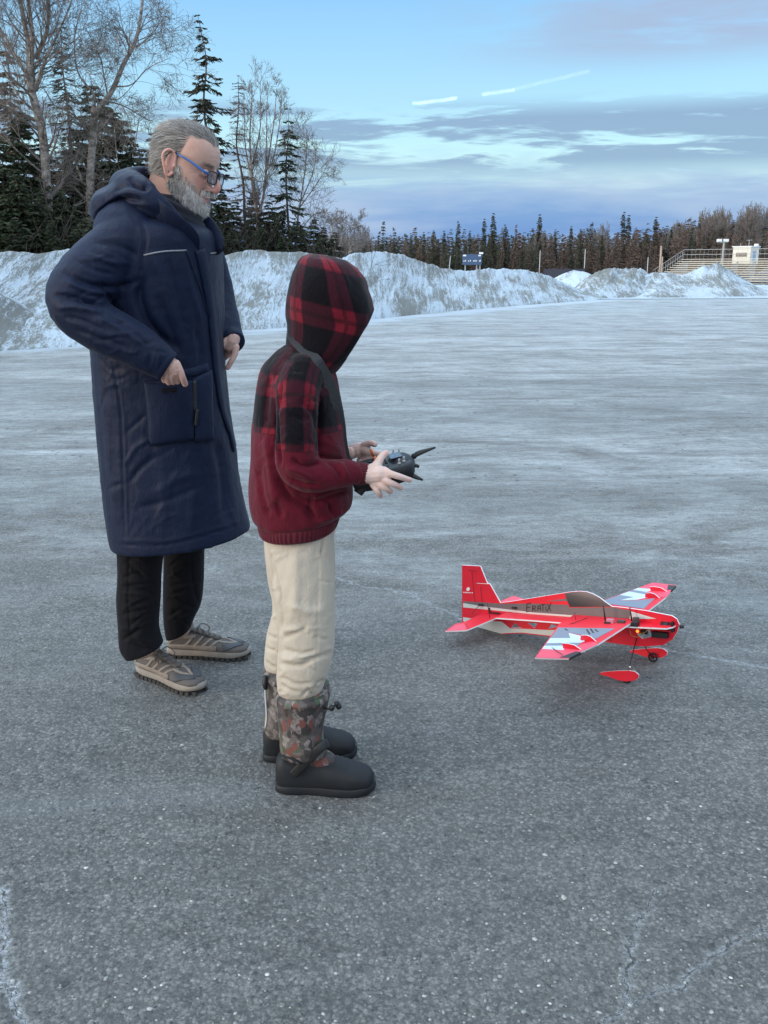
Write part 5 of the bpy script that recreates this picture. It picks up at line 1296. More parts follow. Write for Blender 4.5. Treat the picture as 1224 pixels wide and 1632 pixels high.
        v, f = sole_slab(L, out, .010, .034, 1.02); v[:, 2] += np.where(v[:, 0] > .8*L, (v[:, 0]-.8*L)*.12, 0)+np.where(v[:, 0] < .05, (.05-v[:, 0])*.08, 0); mesh('midsole', xf(v, Mx), f, SOLE, shoe)
        A = Acc()
        for k in range(15):
            x_ = (.02+.95*k/14)*L; w_ = np.interp(x_/L, [o[0] for o in out], [o[1] for o in out])
            for sgn in (-1, 1): A.box((x_-.0075, sgn*w_*.95-.007, .001), (x_+.0075, sgn*w_*.95+.001, .013+.0), M=None)
        A.box((.03*L, -.03, .002), (.95*L, .03, .0105)); vv, ff = A.get(); mesh('tread', xf(vv, Mx), ff, TREAD, shoe, smooth=False)
        # toe rubber, overlays and laces lie on the upper
        def onup(pts, wd, mat, nm, off=.0012, th=.0015, side=-1):
            P = catmull(np.array([(x*L, a) for x, a in pts]), 5); bv = BVHTree.FromPolygons([tuple(q) for q in xf(v0, Matrix())], f0); Q = []; Nn_ = []
            for x, a in P:
                zc = .055; dr = Vector((0, math.cos(R(a))*side, math.sin(R(a)))); hh = bv.ray_cast(Vector((x, 0, zc))+dr*.3, -dr)
                if hh[0] is None: continue
                Q.append(np.array(hh[0])); Nn_.append(np.array(hh[1])*(1 if hh[1].dot(dr) > 0 else -1))
            Q = np.array(Q); Nn_ = np.array(Nn_); T = np.gradient(Q, axis=0); V_ = []
            for q, n_, t2_ in zip(Q, Nn_, T):
                s2 = np.cross(n_, t2_); s2 /= np.linalg.norm(s2)+1e-9
                for a_, b2 in ((-1, -.6), (-.8, 1), (.8, 1), (1, -.6)): V_.append(q+s2*a_*wd/2+n_*(off+th*b2))
            return mesh(nm, xf(np.array(V_), Mx), stitch(len(Q), 4), mat, shoe)
        v0, f0, _ = shoe_rings(L, prof); v0[:, 2] += np.where(v0[:, 0] > .8*L, (v0[:, 0]-.8*L)*.12, 0)
        for sd in (-1, 1):
            onup([(.70, -5), (.80, 0), (.92, 5), (.975, 12)], .030, CAP, 'toe_cap', side=sd)
            onup([(.03, 20), (.12, 38), (.25, 44), (.36, 52)], .014, UP, 'overlay', side=sd); onup([(.02, -10), (.2, -8), (.4, -10), (.62, -10)], .020, UP, 'overlay', side=sd)
            for x0 in (.30, .41, .52, .62): onup([(x0-.10, -12), (x0-.02, 18), (x0+.04, 55)], .010, UP, 'overlay', side=sd)
            onup([(.62, 35), (.74, 22), (.86, 28)], .012, UP, 'overlay', side=sd)
            onup([(.02, 8), (.05, 25), (.10, 44), (.16, 62)], .018, UP, 'overlay', side=sd)
        onup([(.22, 88), (.35, 88), (.5, 89), (.64, 89)], .030, UP2, 'tongue', .004, .003)
        for k in range(5):
            x0 = .34+.07*k; onup([(x0, 58), (x0+.01, 75), (x0+.03, 90)], .0035, LACE, 'lace', .008, .0015); onup([(x0, 58), (x0+.01, 75), (x0+.03, 90)], .0035, LACE, 'lace', .008, .0015, side=1)
        A = Acc(); c0 = np.array((.36*L, -.004, .108))
        for sd, dd in ((-1, .03), (1, .03), (-1, .045)):
            vv, ff, _ = tube([c0, c0+[.015, sd*.02, .016], c0+[.04, sd*dd, -.004], c0+[.03, sd*dd*.8, -.024]], [.0018]*4, 6, sub=5); A.add(vv, ff)
        vv, ff = A.get(); mesh('lace', xf(vv, Mx), ff, LACE, shoe)
        v, f, _ = loft([((.14*L, 0, .098), (.052, 0, .004), (0, .034, 0), 2), ((.15*L, 0, .108), (.050, 0, .008), (0, .033, 0), 2), ((.16*L, 0, .118), (.046, 0, .012), (0, .030, 0), 2)], 24, 2, cap=False); 
        mesh('shoe_collar', xf(v, Mx), f, UP, shoe)
build_man()
# ------------------------------------------------------------------ child in the plaid hoodie
def build_kid():
    YK = 2.34
    b0 = PG(500, 1235)
    kid = empty('person', (b0.x, b0.y+.04, 0), label='child in red plaid hooded fleece and khaki trousers, head bowed over a radio transmitter', cat='person')
    # ---- body
    M = HM((0, 0, .12), PT(523, 492, YK+.005), R(4), R(42), .92)
    V, Fc, col, EV = head_shape(True, .003)
    B = Acc(); W = lambda P: xf(P, M)
    B.add(W(V), Fc, col=col)
    for ev, ef, ec in EV: B.add(W(ev), ef, col=ec)
    for s in (-1, 1):
        for r_, xo, c_ in ((.0115, 0, (.6, .58, .55)), (.0058, .0072, (.06, .05, .04))):
            v, f, _ = ball((.0735+xo, s*.031, .1205), (r_ if xo == 0 else r_*.75, r_, r_), 12); B.add(W(v), f, col=c_)
        v, f, _ = tube([(.0795, s*.018, .123), (.0862, s*.029, .1285), (.0775, s*.045, .1235)], [.0028, .0040, .0026], 8); B.add(W(v), f, col=(.56, .37, .31))
    core = [capsule(PT(516, 500, YK), PT(486, 575, YK), .045, .05), capsule(PT(480, 600, YK), PT(480, 830, YK), .07, .10), capsule(PT(480, 600, 2.25), PT(480, 600, 2.43), .045, .045),
            capsule(PT(488, 850, 2.27), PT(484, 1170, 2.25), .055, .035), capsule(PT(478, 850, 2.41), PT(462, 1130, 2.42), .055, .035),
            chain([PT(478, 610, 2.23), PT(474, 742, 2.16), PT(586, 757, 2.19)], [.035, .03, .02]), chain([PT(490, 610, 2.46), PT(502, 730, 2.5), PT(558, 722, 2.42)], [.035, .03, .019])]
    cv, cf = remesh(core, .012, 3); B.add(cv, cf, col=(.6, .42, .36))
    hc = (.66, .49, .43)
    # near hand: palm over the case edge, thumb on the stick, four fingers reaching round underneath
    y = 2.185
    H = [chain([PT(578, 757, y+.005), PT(590, 758, y), PT(602, 756, y), PT(612, 757, y)], [[.018], [.021], [.024], [.020]]),
         chain([PT(600, 768, y), PT(606, 764, y)], [.018, .018]), chain([PT(592, 748, y+.004), PT(600, 744, y+.004)], [.0140, .0130]),
         chain([PT(596, 747, y+.008), PT(603, 737, y+.012), PT(608, 728, y+.020), PT(615, 722, y+.030)], [.0135, .0110, .0092, .0085]),
         chain([PT(612, 750, y-.004), PT(622, 755, y-.010), PT(638, 760, y-.006), PT(653, 765, y+.008)], [.0108, .0090, .0080, .0068]),
         chain([PT(608, 760, y-.008), PT(617, 767, y-.014), PT(628, 772, y-.010), PT(638, 777, y+.004)], [.0108, .0090, .0080, .0069]),
         chain([PT(602, 767, y-.006), PT(608, 774, y-.012), PT(616, 779, y-.008), PT(622, 783, y+.004)], [.0112, .0092, .0082, .0072]),
         chain([PT(595, 771, y-.002), PT(600, 780, y-.008), PT(604, 786, y-.004), PT(606, 790, y+.006)], [.0105, .0084, .0074, .0066])]
    hv, hf = remesh(H, .0016, 2, .4); hcv = np.tile(np.array(hc), (len(hv), 1))
    q = proj(hv)
    for tip in ((654, 765), (639, 777), (623, 783), (606, 790), (616, 722)):
        g = np.exp(-(np.linalg.norm(q-np.array(tip), axis=1)/4.5)**2)[:, None]*.55; hcv = hcv*(1-g)+np.array((.66, .36, .32))*g
    B.add(hv, hf, col=hcv)
    y = 2.44
    H = [chain([PT(553, 724, y+.01), PT(564, 719, y), PT(575, 716, y), PT(583, 717, y-.01)], [.018, .020, .020, .016]),
         chain([PT(576, 714, y-.004), PT(584, 708, y-.014), PT(592, 706, y-.024), PT(597, 708, y-.032)], [.0125, .0105, .0092, .0085]),
         chain([PT(582, 722, y+.01), PT(594, 722, y+.014), PT(606, 724, y+.010)], [.0110, .0095, .0082]), chain([PT(580, 728, y+.012), PT(592, 732, y+.016), PT(603, 736, y+.008)], [.0108, .0092, .008]),
         chain([PT(577, 732, y+.010), PT(588, 738, y+.012), PT(598, 743, y+.004)], [.010, .0088, .0078]), chain([PT(573, 734, y+.006), PT(582, 742, y+.008), PT(590, 748, y)], [.009, .008, .007])]
    hv, hf = remesh(H, .0018, 2, .4); B.add(hv, hf, col=np.array((.58, .42, .38))+0*hv)
    B.build('body', SKIN, kid, smooth=True)
    # nails
    # ---- hoodie body and sleeves
    rings = [RR(456, 548, 512, 560, YK, .075, 2), RR(436, 562, 524, 572, YK, .115, 2.1), RR(418, 586, 533, 592, YK, .142, 2.2), RR(409, 625, 541, 625, YK, .148, 2.3), RR(404, 665, 549, 665, YK, .148, 2.3), RR(401, 715, 554, 715, YK, .150, 2.3),
             RR(399, 760, 560, 755, YK, .155, 2.35), RR(398, 792, 563, 785, YK, .158, 2.35), RR(401, 816, 562, 803, YK, .155, 2.3), RR(406, 826, 552, 813, YK, .152, 2.3), RR(414, 832, 540, 819, YK, .146, 2.3)]
    T_ = loft(rings, 64, 6); z0 = PT(480, 678, YK).z
    T_ = (T_[0], T_[1], np.stack([T_[2][:, 0], T_[0][:, 2]-z0], 1))
    ns = [(482, 596, 2.235, 34), (475, 622, 2.20, 35), (473, 660, 2.175, 33.5), (473, 700, 2.16, 33.5), (474, 738, 2.155, 35), (492, 757, 2.155, 30), (522, 758, 2.16, 25), (552, 754, 2.175, 22), (571, 755, 2.188, 18)]
    fs = [(492, 600, 2.44, 32), (500, 660, 2.49, 30), (504, 715, 2.50, 28), (528, 729, 2.47, 21), (541, 727, 2.445, 17)]
    Ns = limbtube(ns, 36); L_ = Ns[2][:, 1]; pr = proj(Ns[0].reshape(-1, 36, 3).mean(1)); bnd = Ns[2][::36, 1][np.argmin(abs(pr[:, 1]-713)+np.where(pr[:, 0] > 490, 999, 0))]
    Ns = (Ns[0], Ns[1], np.stack([Ns[2][:, 0]*1.1+.02, bnd-L_], 1))
    Fs = limbtube(fs, 28); Fs = (Fs[0], Fs[1], np.stack([Fs[2][:, 0], .11-Fs[2][:, 1]], 1))
    V, Fc = remesh([T_, Ns, Fs]+endcaps(ns)[:1]+endcaps(fs)[:1], .0052, 4, .5)
    FS = [([(441, 655), (443, 700), (446, 745)], 3.0, -.009), ([(508, 625), (512, 660), (508, 700), (505, 722)], 3.5, -.009), ([(450, 610), (445, 635), (442, 660)], 4, -.005), ([(465, 730), (485, 742), (510, 738)], 5, -.008), ([(455, 745), (475, 752), (500, 765)], 5, .006),
          ([(458, 762), (480, 770), (520, 775)], 4, -.005), ([(520, 735), (535, 748), (545, 765)], 4, -.005), ([(535, 735), (548, 748), (555, 765)], 4, .004), ([(500, 725), (520, 728), (552, 734)], 3.5, -.007), ([(478, 640), (500, 660), (506, 690)], 5, -.004),
          ([(455, 690), (470, 705), (495, 712)], 5, .003), ([(460, 660), (480, 668), (500, 664)], 6, -.003)]
    V = folds(V, Fc, [(p, w_*.8, h*1.5) for p, w_, h in FS], ymax=2.26)
    FT = [([(424, 690), (432, 750), (440, 800)], 8, .006), ([(444, 760), (462, 792), (492, 812), (500, 832)], 6, -.009), ([(470, 790), (500, 800), (535, 790), (558, 784)], 6, -.008), ([(412, 740), (418, 790), (428, 825)], 6, -.005), ([(520, 795), (530, 815), (535, 826)], 4, -.006),
          ([(497, 790), (494, 820)], 3, -.004), ([(528, 798), (528, 820)], 2, -.005), ([(430, 590), (424, 640), (422, 690)], 7, -.005), ([(440, 800), (450, 825)], 5, -.005), ([(506, 832), (530, 824), (545, 812)], 4, .006), ([(455, 565), (470, 585), (480, 600)], 5, -.004)]
    V = folds(V, Fc, [(p, w_*.85, h*1.5) for p, w_, h in FT], ymin=2.17)
    rg = np.random.RandomState(15); EX = []
    for k in range(60):
        cx_ = rg.uniform(402, 560); cy_ = rg.uniform(600, 825); a = R(rg.uniform(-60, 60)); l = rg.uniform(7, 22)
        EX.append(([(cx_-l*math.cos(a), cy_-l*math.sin(a)), (cx_+rg.normal()*2, cy_+rg.normal()*3), (cx_+l*math.cos(a), cy_+l*math.sin(a))], rg.uniform(2, 4), rg.choice([-1, 1])*rg.uniform(.0012, .0030)))
    V = folds(V, Fc, EX); Nn = normals(V, Fc); V = V+Nn*(fnoise(V, (26, 26, 18), 5, 3)*.0022)[:, None]
    UV = partuv(V, Fc, [T_, Ns, Fs])
    hoodie = mesh('hoodie', V, Fc, FLEECE, kid, uv=UV)
    S = Surf(V, Fc)
    # hem band, cuffs with ribs
    v, f, _ = loft([RR(415, 828, 540, 818, YK, .143, 2.3), RR(413, 832, 541, 822, YK, .149, 2.3), RR(416, 845, 537, 835, YK, .147, 2.3), RR(420, 849, 534, 839, YK, .138, 2.3)], 240, 4)
    th = np.tile(np.arange(240), len(v)//240); n_ = normals(v, f); v = v+n_*(.0022*np.sin(th*2*np.pi/240*62)*(abs(n_[:, 2]) < .5))[:, None]
    mesh('hem_band', v, f, BURG, hoodie)
    for sp in (ns, fs):
        a = PT(*sp[-1][:3]); b_ = PT(*sp[-2][:3]); dd = (a-b_).normalized(); r = pxr(a, sp[-1][3])
        v, f, _ = tube([a-dd*.008, a+dd*.004, a+dd*.020, a+dd*.028, a+dd*.028], [r*.98, r*.97, r*.90, r*.84, r*.5], 96, sub=3)
        th = np.tile(np.arange(96), len(v)//96); v = v+normals(v, f)*(.0012*np.sin(th*2*np.pi/96*24))[:, None]; mesh('cuff', v, f, BURG, hoodie)
    r = S.ribbon([(497, 790), (495, 812), (499, 830)], .003, .0005, .001); mesh('pocket_seam', r[0], r[1], BURG, hoodie)
    # ---- hood: a shell open at the face
    hr = [RR(492, 409, 522, 411, YK, .02, 2), RR(482, 414, 538, 415, YK, .055, 2.1), RR(475, 426, 556, 424, YK, .082, 2.1), RR(467, 446, 574, 442, YK, .100, 2.15), RR(462, 472, 585, 466, YK, .108, 2.2), RR(460, 497, 597, 492, YK, .108, 2.2),
          RR(461, 520, 602, 516, YK, .104, 2.2), RR(461, 542, 585, 545, YK, .100, 2.15), RR(462, 560, 555, 575, YK, .098, 2.1), RR(462, 572, 530, 592, YK, .092, 2.1)]
    v, f, uv = loft(hr, 56, 6); 
    xq = PT(581, 490, YK).x; v[:, 0] = np.where(v[:, 0] > xq, xq+(v[:, 0]-xq)*.62, v[:, 0]); n_ = normals(v, f)
    ztop = v[:, 2].max(); ang = R(-14)   # the hood's pattern tips forward with the head
    uvh = np.stack([uv[:, 0]*.8+.03, .06+(v[:, 2]*math.cos(ang)-v[:, 0]*math.sin(ang)*1.0)-.9], 1)
    v = folds(v, f, [([(500, 432), (520, 470), (524, 520)], 5, -.005), ([(538, 470), (548, 510), (545, 545)], 4, -.007), ([(470, 470), (486, 460), (500, 470)], 4, -.005), ([(488, 520), (500, 545), (520, 560)], 3, -.008), ([(465, 525), (480, 548), (500, 562)], 3, .006), ([(478, 440), (474, 470), (478, 505)], 4, -.004), ([(492, 470), (488, 500), (480, 535)], 4, -.010), ([(500, 480), (498, 515), (490, 550)], 4, .006), ([(510, 490), (512, 530), (508, 570)], 5, -.009), ([(522, 500), (530, 540), (522, 568)], 5, .006), ([(472, 500), (480, 525), (500, 545)], 4, -.007),
                      ([(509, 408), (530, 425), (550, 445), (566, 480)], 3, .004), ([(484, 418), (500, 412), (516, 410)], 3, -.006), ([(540, 430), (556, 455), (572, 500)], 5, -.004), ([(463, 490), (470, 515), (478, 545)], 3, -.006), ([(486, 445), (506, 452), (520, 470)], 5, .003)])
    v = v+n_*(fnoise(v, (24, 24, 24), 9, 3)*.003)[:, None]
    me = bpy.data.meshes.new('hood'); me.from_pydata(v.tolist(), [], f); l = me.uv_layers.new(name='UVMap'); vi = np.zeros(len(me.loops), dtype=np.int32); me.loops.foreach_get('vertex_index', vi)
    ua = uvh[vi]; k = 0
    for p in me.polygons:
        idx = list(p.loop_indices); u_ = ua[idx, 0]
        if np.ptp(u_) > .3: u_[u_ < .35] += .15*2*np.pi*.8; ua[idx, 0] = u_
    l.data.foreach_set('uv', ua.astype(np.float32).ravel())
    bm = bmesh.new(); bm.from_mesh(me); a = PT(594, 488, YK); c = PT(547, 566, YK); dv = (c-a).normalized(); view = ((a+c)/2-Vector((0, 0, CAMZ))).normalized()
    nrm = view.cross(dv); nrm = nrm if nrm.x > 0 else -nrm; nrm = (nrm+view*.10).normalized()
    bmesh.ops.bisect_plane(bm, geom=bm.verts[:]+bm.edges[:]+bm.faces[:], plane_co=(a+c)/2, plane_no=nrm, clear_outer=True)
    bm.to_mesh(me); bm.free(); me.materials.append(FLEECE)
    for p in me.polygons: p.use_smooth = True
    ho = bpy.data.objects.new('hood', me); C.objects.link(ho); me.transform(wm(hoodie).inverted()); ho.parent = hoodie
    sm = ho.modifiers.new('s', 'SOLIDIFY'); sm.thickness = .007; sm.offset = -1; sm.use_rim = True
    # ---- neck strap: wide black webbing round the neck, hanging to the transmitter
    V2 = np.array([(M_ @ Vector(q)) for M_ in [wm(ho)] for q in [x.co for x in me.vertices]]); F2 = [list(p.vertices) for p in me.polygons]
    A = Acc(); A.add(V, Fc); A.add(V2, F2); S3 = Surf(*A.get())
    path = [(450, 523), (462, 532), (478, 548), (494, 565), (508, 582), (518, 598), (527, 618), (533, 640)]
    pts = []
    for p in catmull(np.array(path, float), 4):
        h, n = S3.hit(*p)
        if h is not None: pts.append(np.array(h+(Vector((0, 0, CAMZ))-h).normalized()*.007))
    pts = [pts[0]+np.array([.01, .06, .0])]+pts
    tail = [PT(540, 655, 2.27), PT(546, 690, 2.285), PT(552, 722, 2.30), PT(560, 740, 2.32), PT(572, 752, 2.33)]
    for q in catmull(np.array([list(pts[-1])]+[list(q) for q in tail]), 5)[1:]: pts.append(q)
    pts = np.array(pts)
    for _ in range(3): pts[1:-1] = (pts[:-2]+2*pts[1:-1]+pts[2:])/4
    n = len(pts); wd = np.interp(np.arange(n)/n, [0, .45, .6, 1], [.019, .0165, .011, .004])
    T = np.gradient(pts, axis=0); T /= np.linalg.norm(T, axis=1)[:, None]; VV = []
    for i in range(n):
        vw = np.array([0, 0, CAMZ])-pts[i]; vw /= np.linalg.norm(vw); nn = vw*.8+np.array([.35, 0, .25]); nn -= (nn@T[i])*T[i]; nn /= np.linalg.norm(nn); sd_ = np.cross(T[i], nn)
        for a_, b2 in ((-1, -1), (1, -1), (1, 1), (-1, 1)): VV.append(pts[i]+sd_*a_*wd[i]+nn*b2*.0012)
    st = mesh('neck_strap', np.array(VV), stitch(n, 4), cloth('black_webbing', (.030, .031, .034), 600, .6, .1), smooth=False); tag(st, "black webbing strap round the child's neck, running down to the transmitter", 'strap')
    # ---- khaki trousers
    nl = [RR(430, 838, 528, 838, 2.30, .080), RR(432, 900, 534, 896, 2.275, .084), RR(440, 960, 534, 952, 2.26, .086), RR(444, 1005, 534, 998, 2.255, .082), RR(443, 1045, 532, 1036, 2.25, .080), RR(441, 1075, 526, 1064, 2.25, .078), RR(443, 1096, 519, 1084, 2.25, .073), RR(450, 1106, 515, 1094, 2.25, .066)]
    fl = [RR(424, 832, 520, 832, 2.40, .075), RR(425, 905, 522, 900, 2.415, .084), RR(434, 965, 515, 960, 2.42, .080), RR(426, 1005, 510, 1000, 2.42, .078), RR(422, 1038, 508, 1030, 2.425, .075), RR(422, 1058, 505, 1050, 2.425, .070), RR(430, 1074, 498, 1066, 2.425, .062)]
    pv = [RR(424, 826, 528, 826, YK, .115), RR(421, 862, 533, 862, YK, .135), RR(426, 900, 532, 900, YK, .138), RR(436, 925, 525, 925, YK, .12)]
    V, Fc = remesh([loft(nl, 40, 7), loft(fl, 40, 7), loft(pv, 40, 6)], .0048, 4, .5)
    PF = [([(434, 900), (444, 945), (448, 985), (446, 1010)], 4, -.010), ([(425, 870), (436, 920), (446, 960)], 4, -.006), ([(449, 1018), (470, 1010), (490, 1000)], 4, -.006), ([(449, 1006), (468, 1003), (484, 1006)], 5, .005), ([(446, 1032), (478, 1042), (505, 1036)], 5, -.005),
          ([(446, 1056), (475, 1062), (500, 1050), (530, 1040)], 4.5, -.006), ([(444, 1048), (470, 1050), (500, 1042)], 4, .005), ([(448, 1078), (470, 1090), (500, 1088)], 4, -.006), ([(446, 1090), (462, 1100), (480, 1104)], 3, -.005), ([(500, 1098), (508, 1088), (519, 1084)], 3, -.007), ([(480, 1112), (492, 1100), (500, 1112)], 3, -.006),
          ([(470, 870), (472, 930), (468, 990)], 12, .006), ([(500, 870), (505, 930), (500, 990)], 10, -.003), ([(514, 855), (515, 870), (512, 886)], 2, -.009), ([(509, 880), (508, 930), (506, 1000), (504, 1110)], 1.6, -.0022), ([(506, 925), (534, 929)], 1.6, -.003), ([(446, 1047), (490, 1051), (530, 1044)], 1.5, -.003),
          ([(424, 1010), (434, 1016), (442, 1018)], 3, -.006), ([(423, 1030), (432, 1036), (441, 1036)], 3, -.006), ([(424, 1052), (432, 1062), (440, 1062)], 3, -.006), ([(428, 990), (434, 984), (442, 982)], 3, .004), ([(456, 960), (490, 975), (520, 970)], 8, .004)]
    rg = np.random.RandomState(12)
    for k in range(34):
        cx_ = rg.uniform(425, 530); cy_ = rg.choice([rg.uniform(1000, 1105), rg.uniform(870, 1000)], p=[.7, .3]); a = R(rg.uniform(-35, 35)); l = rg.uniform(7, 22)
        PF.append(([(cx_-l*math.cos(a), cy_-l*math.sin(a)), (cx_, cy_+rg.normal()*3), (cx_+l*math.cos(a), cy_+l*math.sin(a))], rg.uniform(1.6, 3.5), rg.choice([-1, 1])*rg.uniform(.0012, .0032)))
    V = folds(V, Fc, [(p, w_*.8, h) for p, w_, h in PF]); Nn = normals(V, Fc); V = V+Nn*(fnoise(V, (20, 20, 16), 6, 3)*.0022)[:, None]
    mesh('trousers', V, Fc, KHAKI, kid)
    # ---- winter boots
    prof = [(0.0, .024, .012, .092, 0, 2.3), (.03, .035, .006, .106, 0, 2.5), (.12, .042, .004, .108, 0, 2.6), (.28, .042, .004, .104, 0, 2.5), (.42, .044, .004, .102, 0, 2.4), (.54, .049, .004, .096, .001, 2.3), (.66, .052, .004, .086, .002, 2.3), (.78, .052, .004, .076, .002, 2.3), (.88, .046, .005, .066, .002, 2.3), (.95, .036, .008, .056, 0, 2.2), (.992, .016, .016, .042, 0, 2.1)]
    out = [(-.010, .006), (0.0, .026), (.10, .041), (.28, .040), (.42, .042), (.6, .050), (.78, .053), (.90, .045), (.985, .024), (1.008, .004)]
    for (cx_, cy_, ang, rows, lab) in (((-.298), 2.262, R(-2), ((443, 1100, 525, 1092, .080), (441, 1112, 526, 1102, .083), (443, 1135, 522, 1126, .078), (445, 1160, 517, 1152, .072), (446, 1180, 516, 1176, .070), (448, 1200, 520, 1198, .06)), 0),
                                      ((-.355), 2.425, R(3), ((424, 1062, 500, 1060, .078), (421, 1072, 500, 1070, .080), (422, 1100, 496, 1098, .075), (422, 1130, 492, 1128, .070), (420, 1150, 492, 1150, .068), (424, 1166, 494, 1166, .058)), 1)):
        Mx = frame_on((cx_, cy_, 0), ang); L = .272; yb = cy_-.012
        v0, f0, _ = shoe_rings(L, prof, 44); v0[:, 2] += np.where(v0[:, 0] > .75*L, (v0[:, 0]-.75*L)*.10, 0)
        x = v0[:, 0]/L; tp3 = v0[:, 2] > .045; v0[:, 2] += tp3*(.0035*np.exp(-((x-.56)/.014)**2)+.003*np.exp(-((x-.61)/.014)**2)+.0028*np.exp(-((x-.66)/.014)**2)+.0022*np.exp(-((x-.71)/.014)**2)+.004*np.exp(-((x-.08)/.03)**2))
        rub = mesh('boot_shell', xf(v0, Mx), f0, BLKM, kid)
        v, f = sole_slab(L, out, .0, .024, 1.01); v[:, 2] += np.where(v[:, 0] > .8*L, (v[:, 0]-.8*L)*.10, 0); mesh('sole', xf(v, Mx), f, BLKM, rub)
        for zz_ in (.030, ):
            vv, ff = sole_slab(L, out, .030, .034, 1.0); vv[:, 2] += np.where(vv[:, 0] > .8*L, (vv[:, 0]-.8*L)*.10, 0); mesh('welt', xf(vv*np.array([1, .985, 1]), Mx), ff, BLK, rub)
        v, f, _ = loft([RR(a, b_, c_, d_, yb, h_, 2.2) for a, b_, c_, d_, h_ in rows], 40, 6)
        v = v+normals(v, f)*(fnoise(v, (30, 30, 22), 4+lab, 3)*.0035)[:, None]
        n_ = normals(v, f); zt = v[:, 2].max(); v = v+n_*(.004*np.exp(-((v[:, 2]-zt+.022)/.008)**2)*-1+.003*np.exp(-((v[:, 2]-zt+.008)/.008)**2))[:, None]
        sh = mesh('boot_shaft', v, f, CAMO, rub)
        # tongue patch of fabric in front of the ankle
        v, f, _ = ball((.43*L, .0, .090), (.050, .036, .026), 20); mesh('instep', xf(v, Mx), f, CAMO, rub)
        A = Acc(); A.add(xf(v0, Mx), f0); A.add(sh.data and np.array([wm(sh)@q.co for q in sh.data.vertices]), [list(p.vertices) for p in sh.data.polygons]); SS = Surf(*A.get())
        if lab == 0:
            r = tube([PT(466, 1236, 2.212), PT(476, 1226, 2.204), PT(490, 1212, 2.194), PT(505, 1197, 2.188), PT(517, 1187, 2.196), PT(523, 1184, 2.225)], [[.0125, .0025]]*6, 14, sub=4, up=(0, -1, .25)); mesh('ankle_strap', r[0], r[1], BLK, rub)
            r = SS.ribbon([(448, 1203), (470, 1210), (480, 1216)], .006, .002, .002); 
            if r: mesh('opening_trim', r[0], r[1], BLKM, rub)
            cen = PT(519, 1136, 2.20); A = Acc()
            P = [PT(516, 1128, 2.20), PT(524, 1130, 2.19), PT(531, 1126, 2.19), PT(536, 1122, 2.20)]; vv, ff, _ = tube(P, [.003]*4, 8); A.add(vv, ff)
            for q in (PT(529, 1128, 2.19), PT(537, 1122, 2.20), PT(540, 1126, 2.20)): vv, ff, _ = ball(q, (.008, .007, .009), 12); A.add(vv, ff)
            A.build('toggle', BLK, rub, smooth=True)
        else:
            r = SS.ribbon([(424, 1078), (424, 1110), (426, 1140), (424, 1160)], .006, .002, .002); mesh('piping', r[0], r[1], simple('pale_piping', (.5, .52, .54), .5, .05, 30, 0), rub)
            vv, ff, _ = tube([PT(423, 1076, 2.36), PT(422, 1090, 2.35), PT(424, 1098, 2.35)], [.006, .008, .006], 8); mesh('toggle', vv, ff, BLK, rub)
    # ------------------------------------------------------------------ radio transmitter
    tx = empty('radio_transmitter', PT(612, 742, 2.31), label="black handheld radio transmitter with orange-tipped sticks and two paddle antennas in the child's hands", cat='radio transmitter')
    U = Vector((.93, .10, .22)).normalized(); Wd = Vector((.10, -1, .0)); Wd = (Wd-U*Wd.dot(U)).normalized(); Nm = U.cross(-Wd).normalized()
    if Nm.z < 0: Nm = -Nm
    O = PT(611, 746, 2.315)
    TM = Matrix(((U.x, Wd.x, Nm.x, O.x), (U.y, Wd.y, Nm.y, O.y), (U.z, Wd.z, Nm.z, O.z), (0, 0, 0, 1)))
    X = lambda P: xf(P, TM)
    GREY = simple('dark_grey_case', (.010, .011, .013), .5, .25, 50, .05, spec=.3)
    # outline in (u, w): wide top, two grips at the bottom
    half = [(.076, 0), (.078, .035), (.070, .072), (.048, .090), (.010, .096), (-.034, .096), (-.068, .090), (-.088, .076), (-.086, .052), (-.062, .038), (-.054, .015)]
    loop = [(u, w_) for u, w_ in half]+[(u, -w_) for u, w_ in half[1:][::-1]]
    loop = catmull(np.array(loop+[loop[0]]), 4)[:-1]; c = loop.mean(0); c[1] = 0; V = []
    lv = [(-.034, .72), (-.030, .86), (-.016, .98), (.0, 1.0), (.008, .985), (.013, .94), (.0145, .88)]
    for z, k in lv: V.append(np.column_stack([c+(loop-c)*k, np.full(len(loop), z)]))
    V = np.concatenate(V); mesh('case', X(V), stitch(len(lv), len(loop)), GREY, tx)
    dome = ball((.046, 0, -.004), (.038, .072, .030), 24); mesh('upper_housing', X(dome[0]), dome[1], GREY, tx)
    OR = simple('orange_stick_tip', (.55, .13, .02), .4, .1, 60, 0)
    for s in (-1, 1):
        v, f, _ = tube([(-.012, s*.05, .0125), (-.012, s*.05, .0165), (-.012, s*.05, .0168)], [.0245, .0235, .018], 28, sub=1); gm = mesh('gimbal', X(v), f, BLKM, tx)
        v, f, _ = ball((-.012, s*.05, .012), (.015, .015, .010), 18); mesh('gimbal_ball', X(v), f, BLK, gm)
        v, f, _ = tube([(-.012, s*.05, .018), (-.012-.004, s*.05, .030)], [.0022, .0022], 10, sub=1); sk = mesh('stick', X(v), f, BLK, tx)
        v, f, _ = tube([(-.016, s*.05, .028), (-.018, s*.05, .046)], [.0036, .0038], 10, sub=1); mesh('stick_tip', X(v), f, OR, sk)
        A = Acc()
        for k in (0, 1):
            q = Vector((.052-.014*k, s*(.050+.012*k), .018)); vv, ff, _ = tube([q, q+Vector((.003, 0, .010))], [.0022, .0028], 8, sub=1); A.add(vv, ff); vv, ff, _ = ball(q-Vector((0, 0, .002)), (.005, .005, .004), 10); A.add(vv, ff)
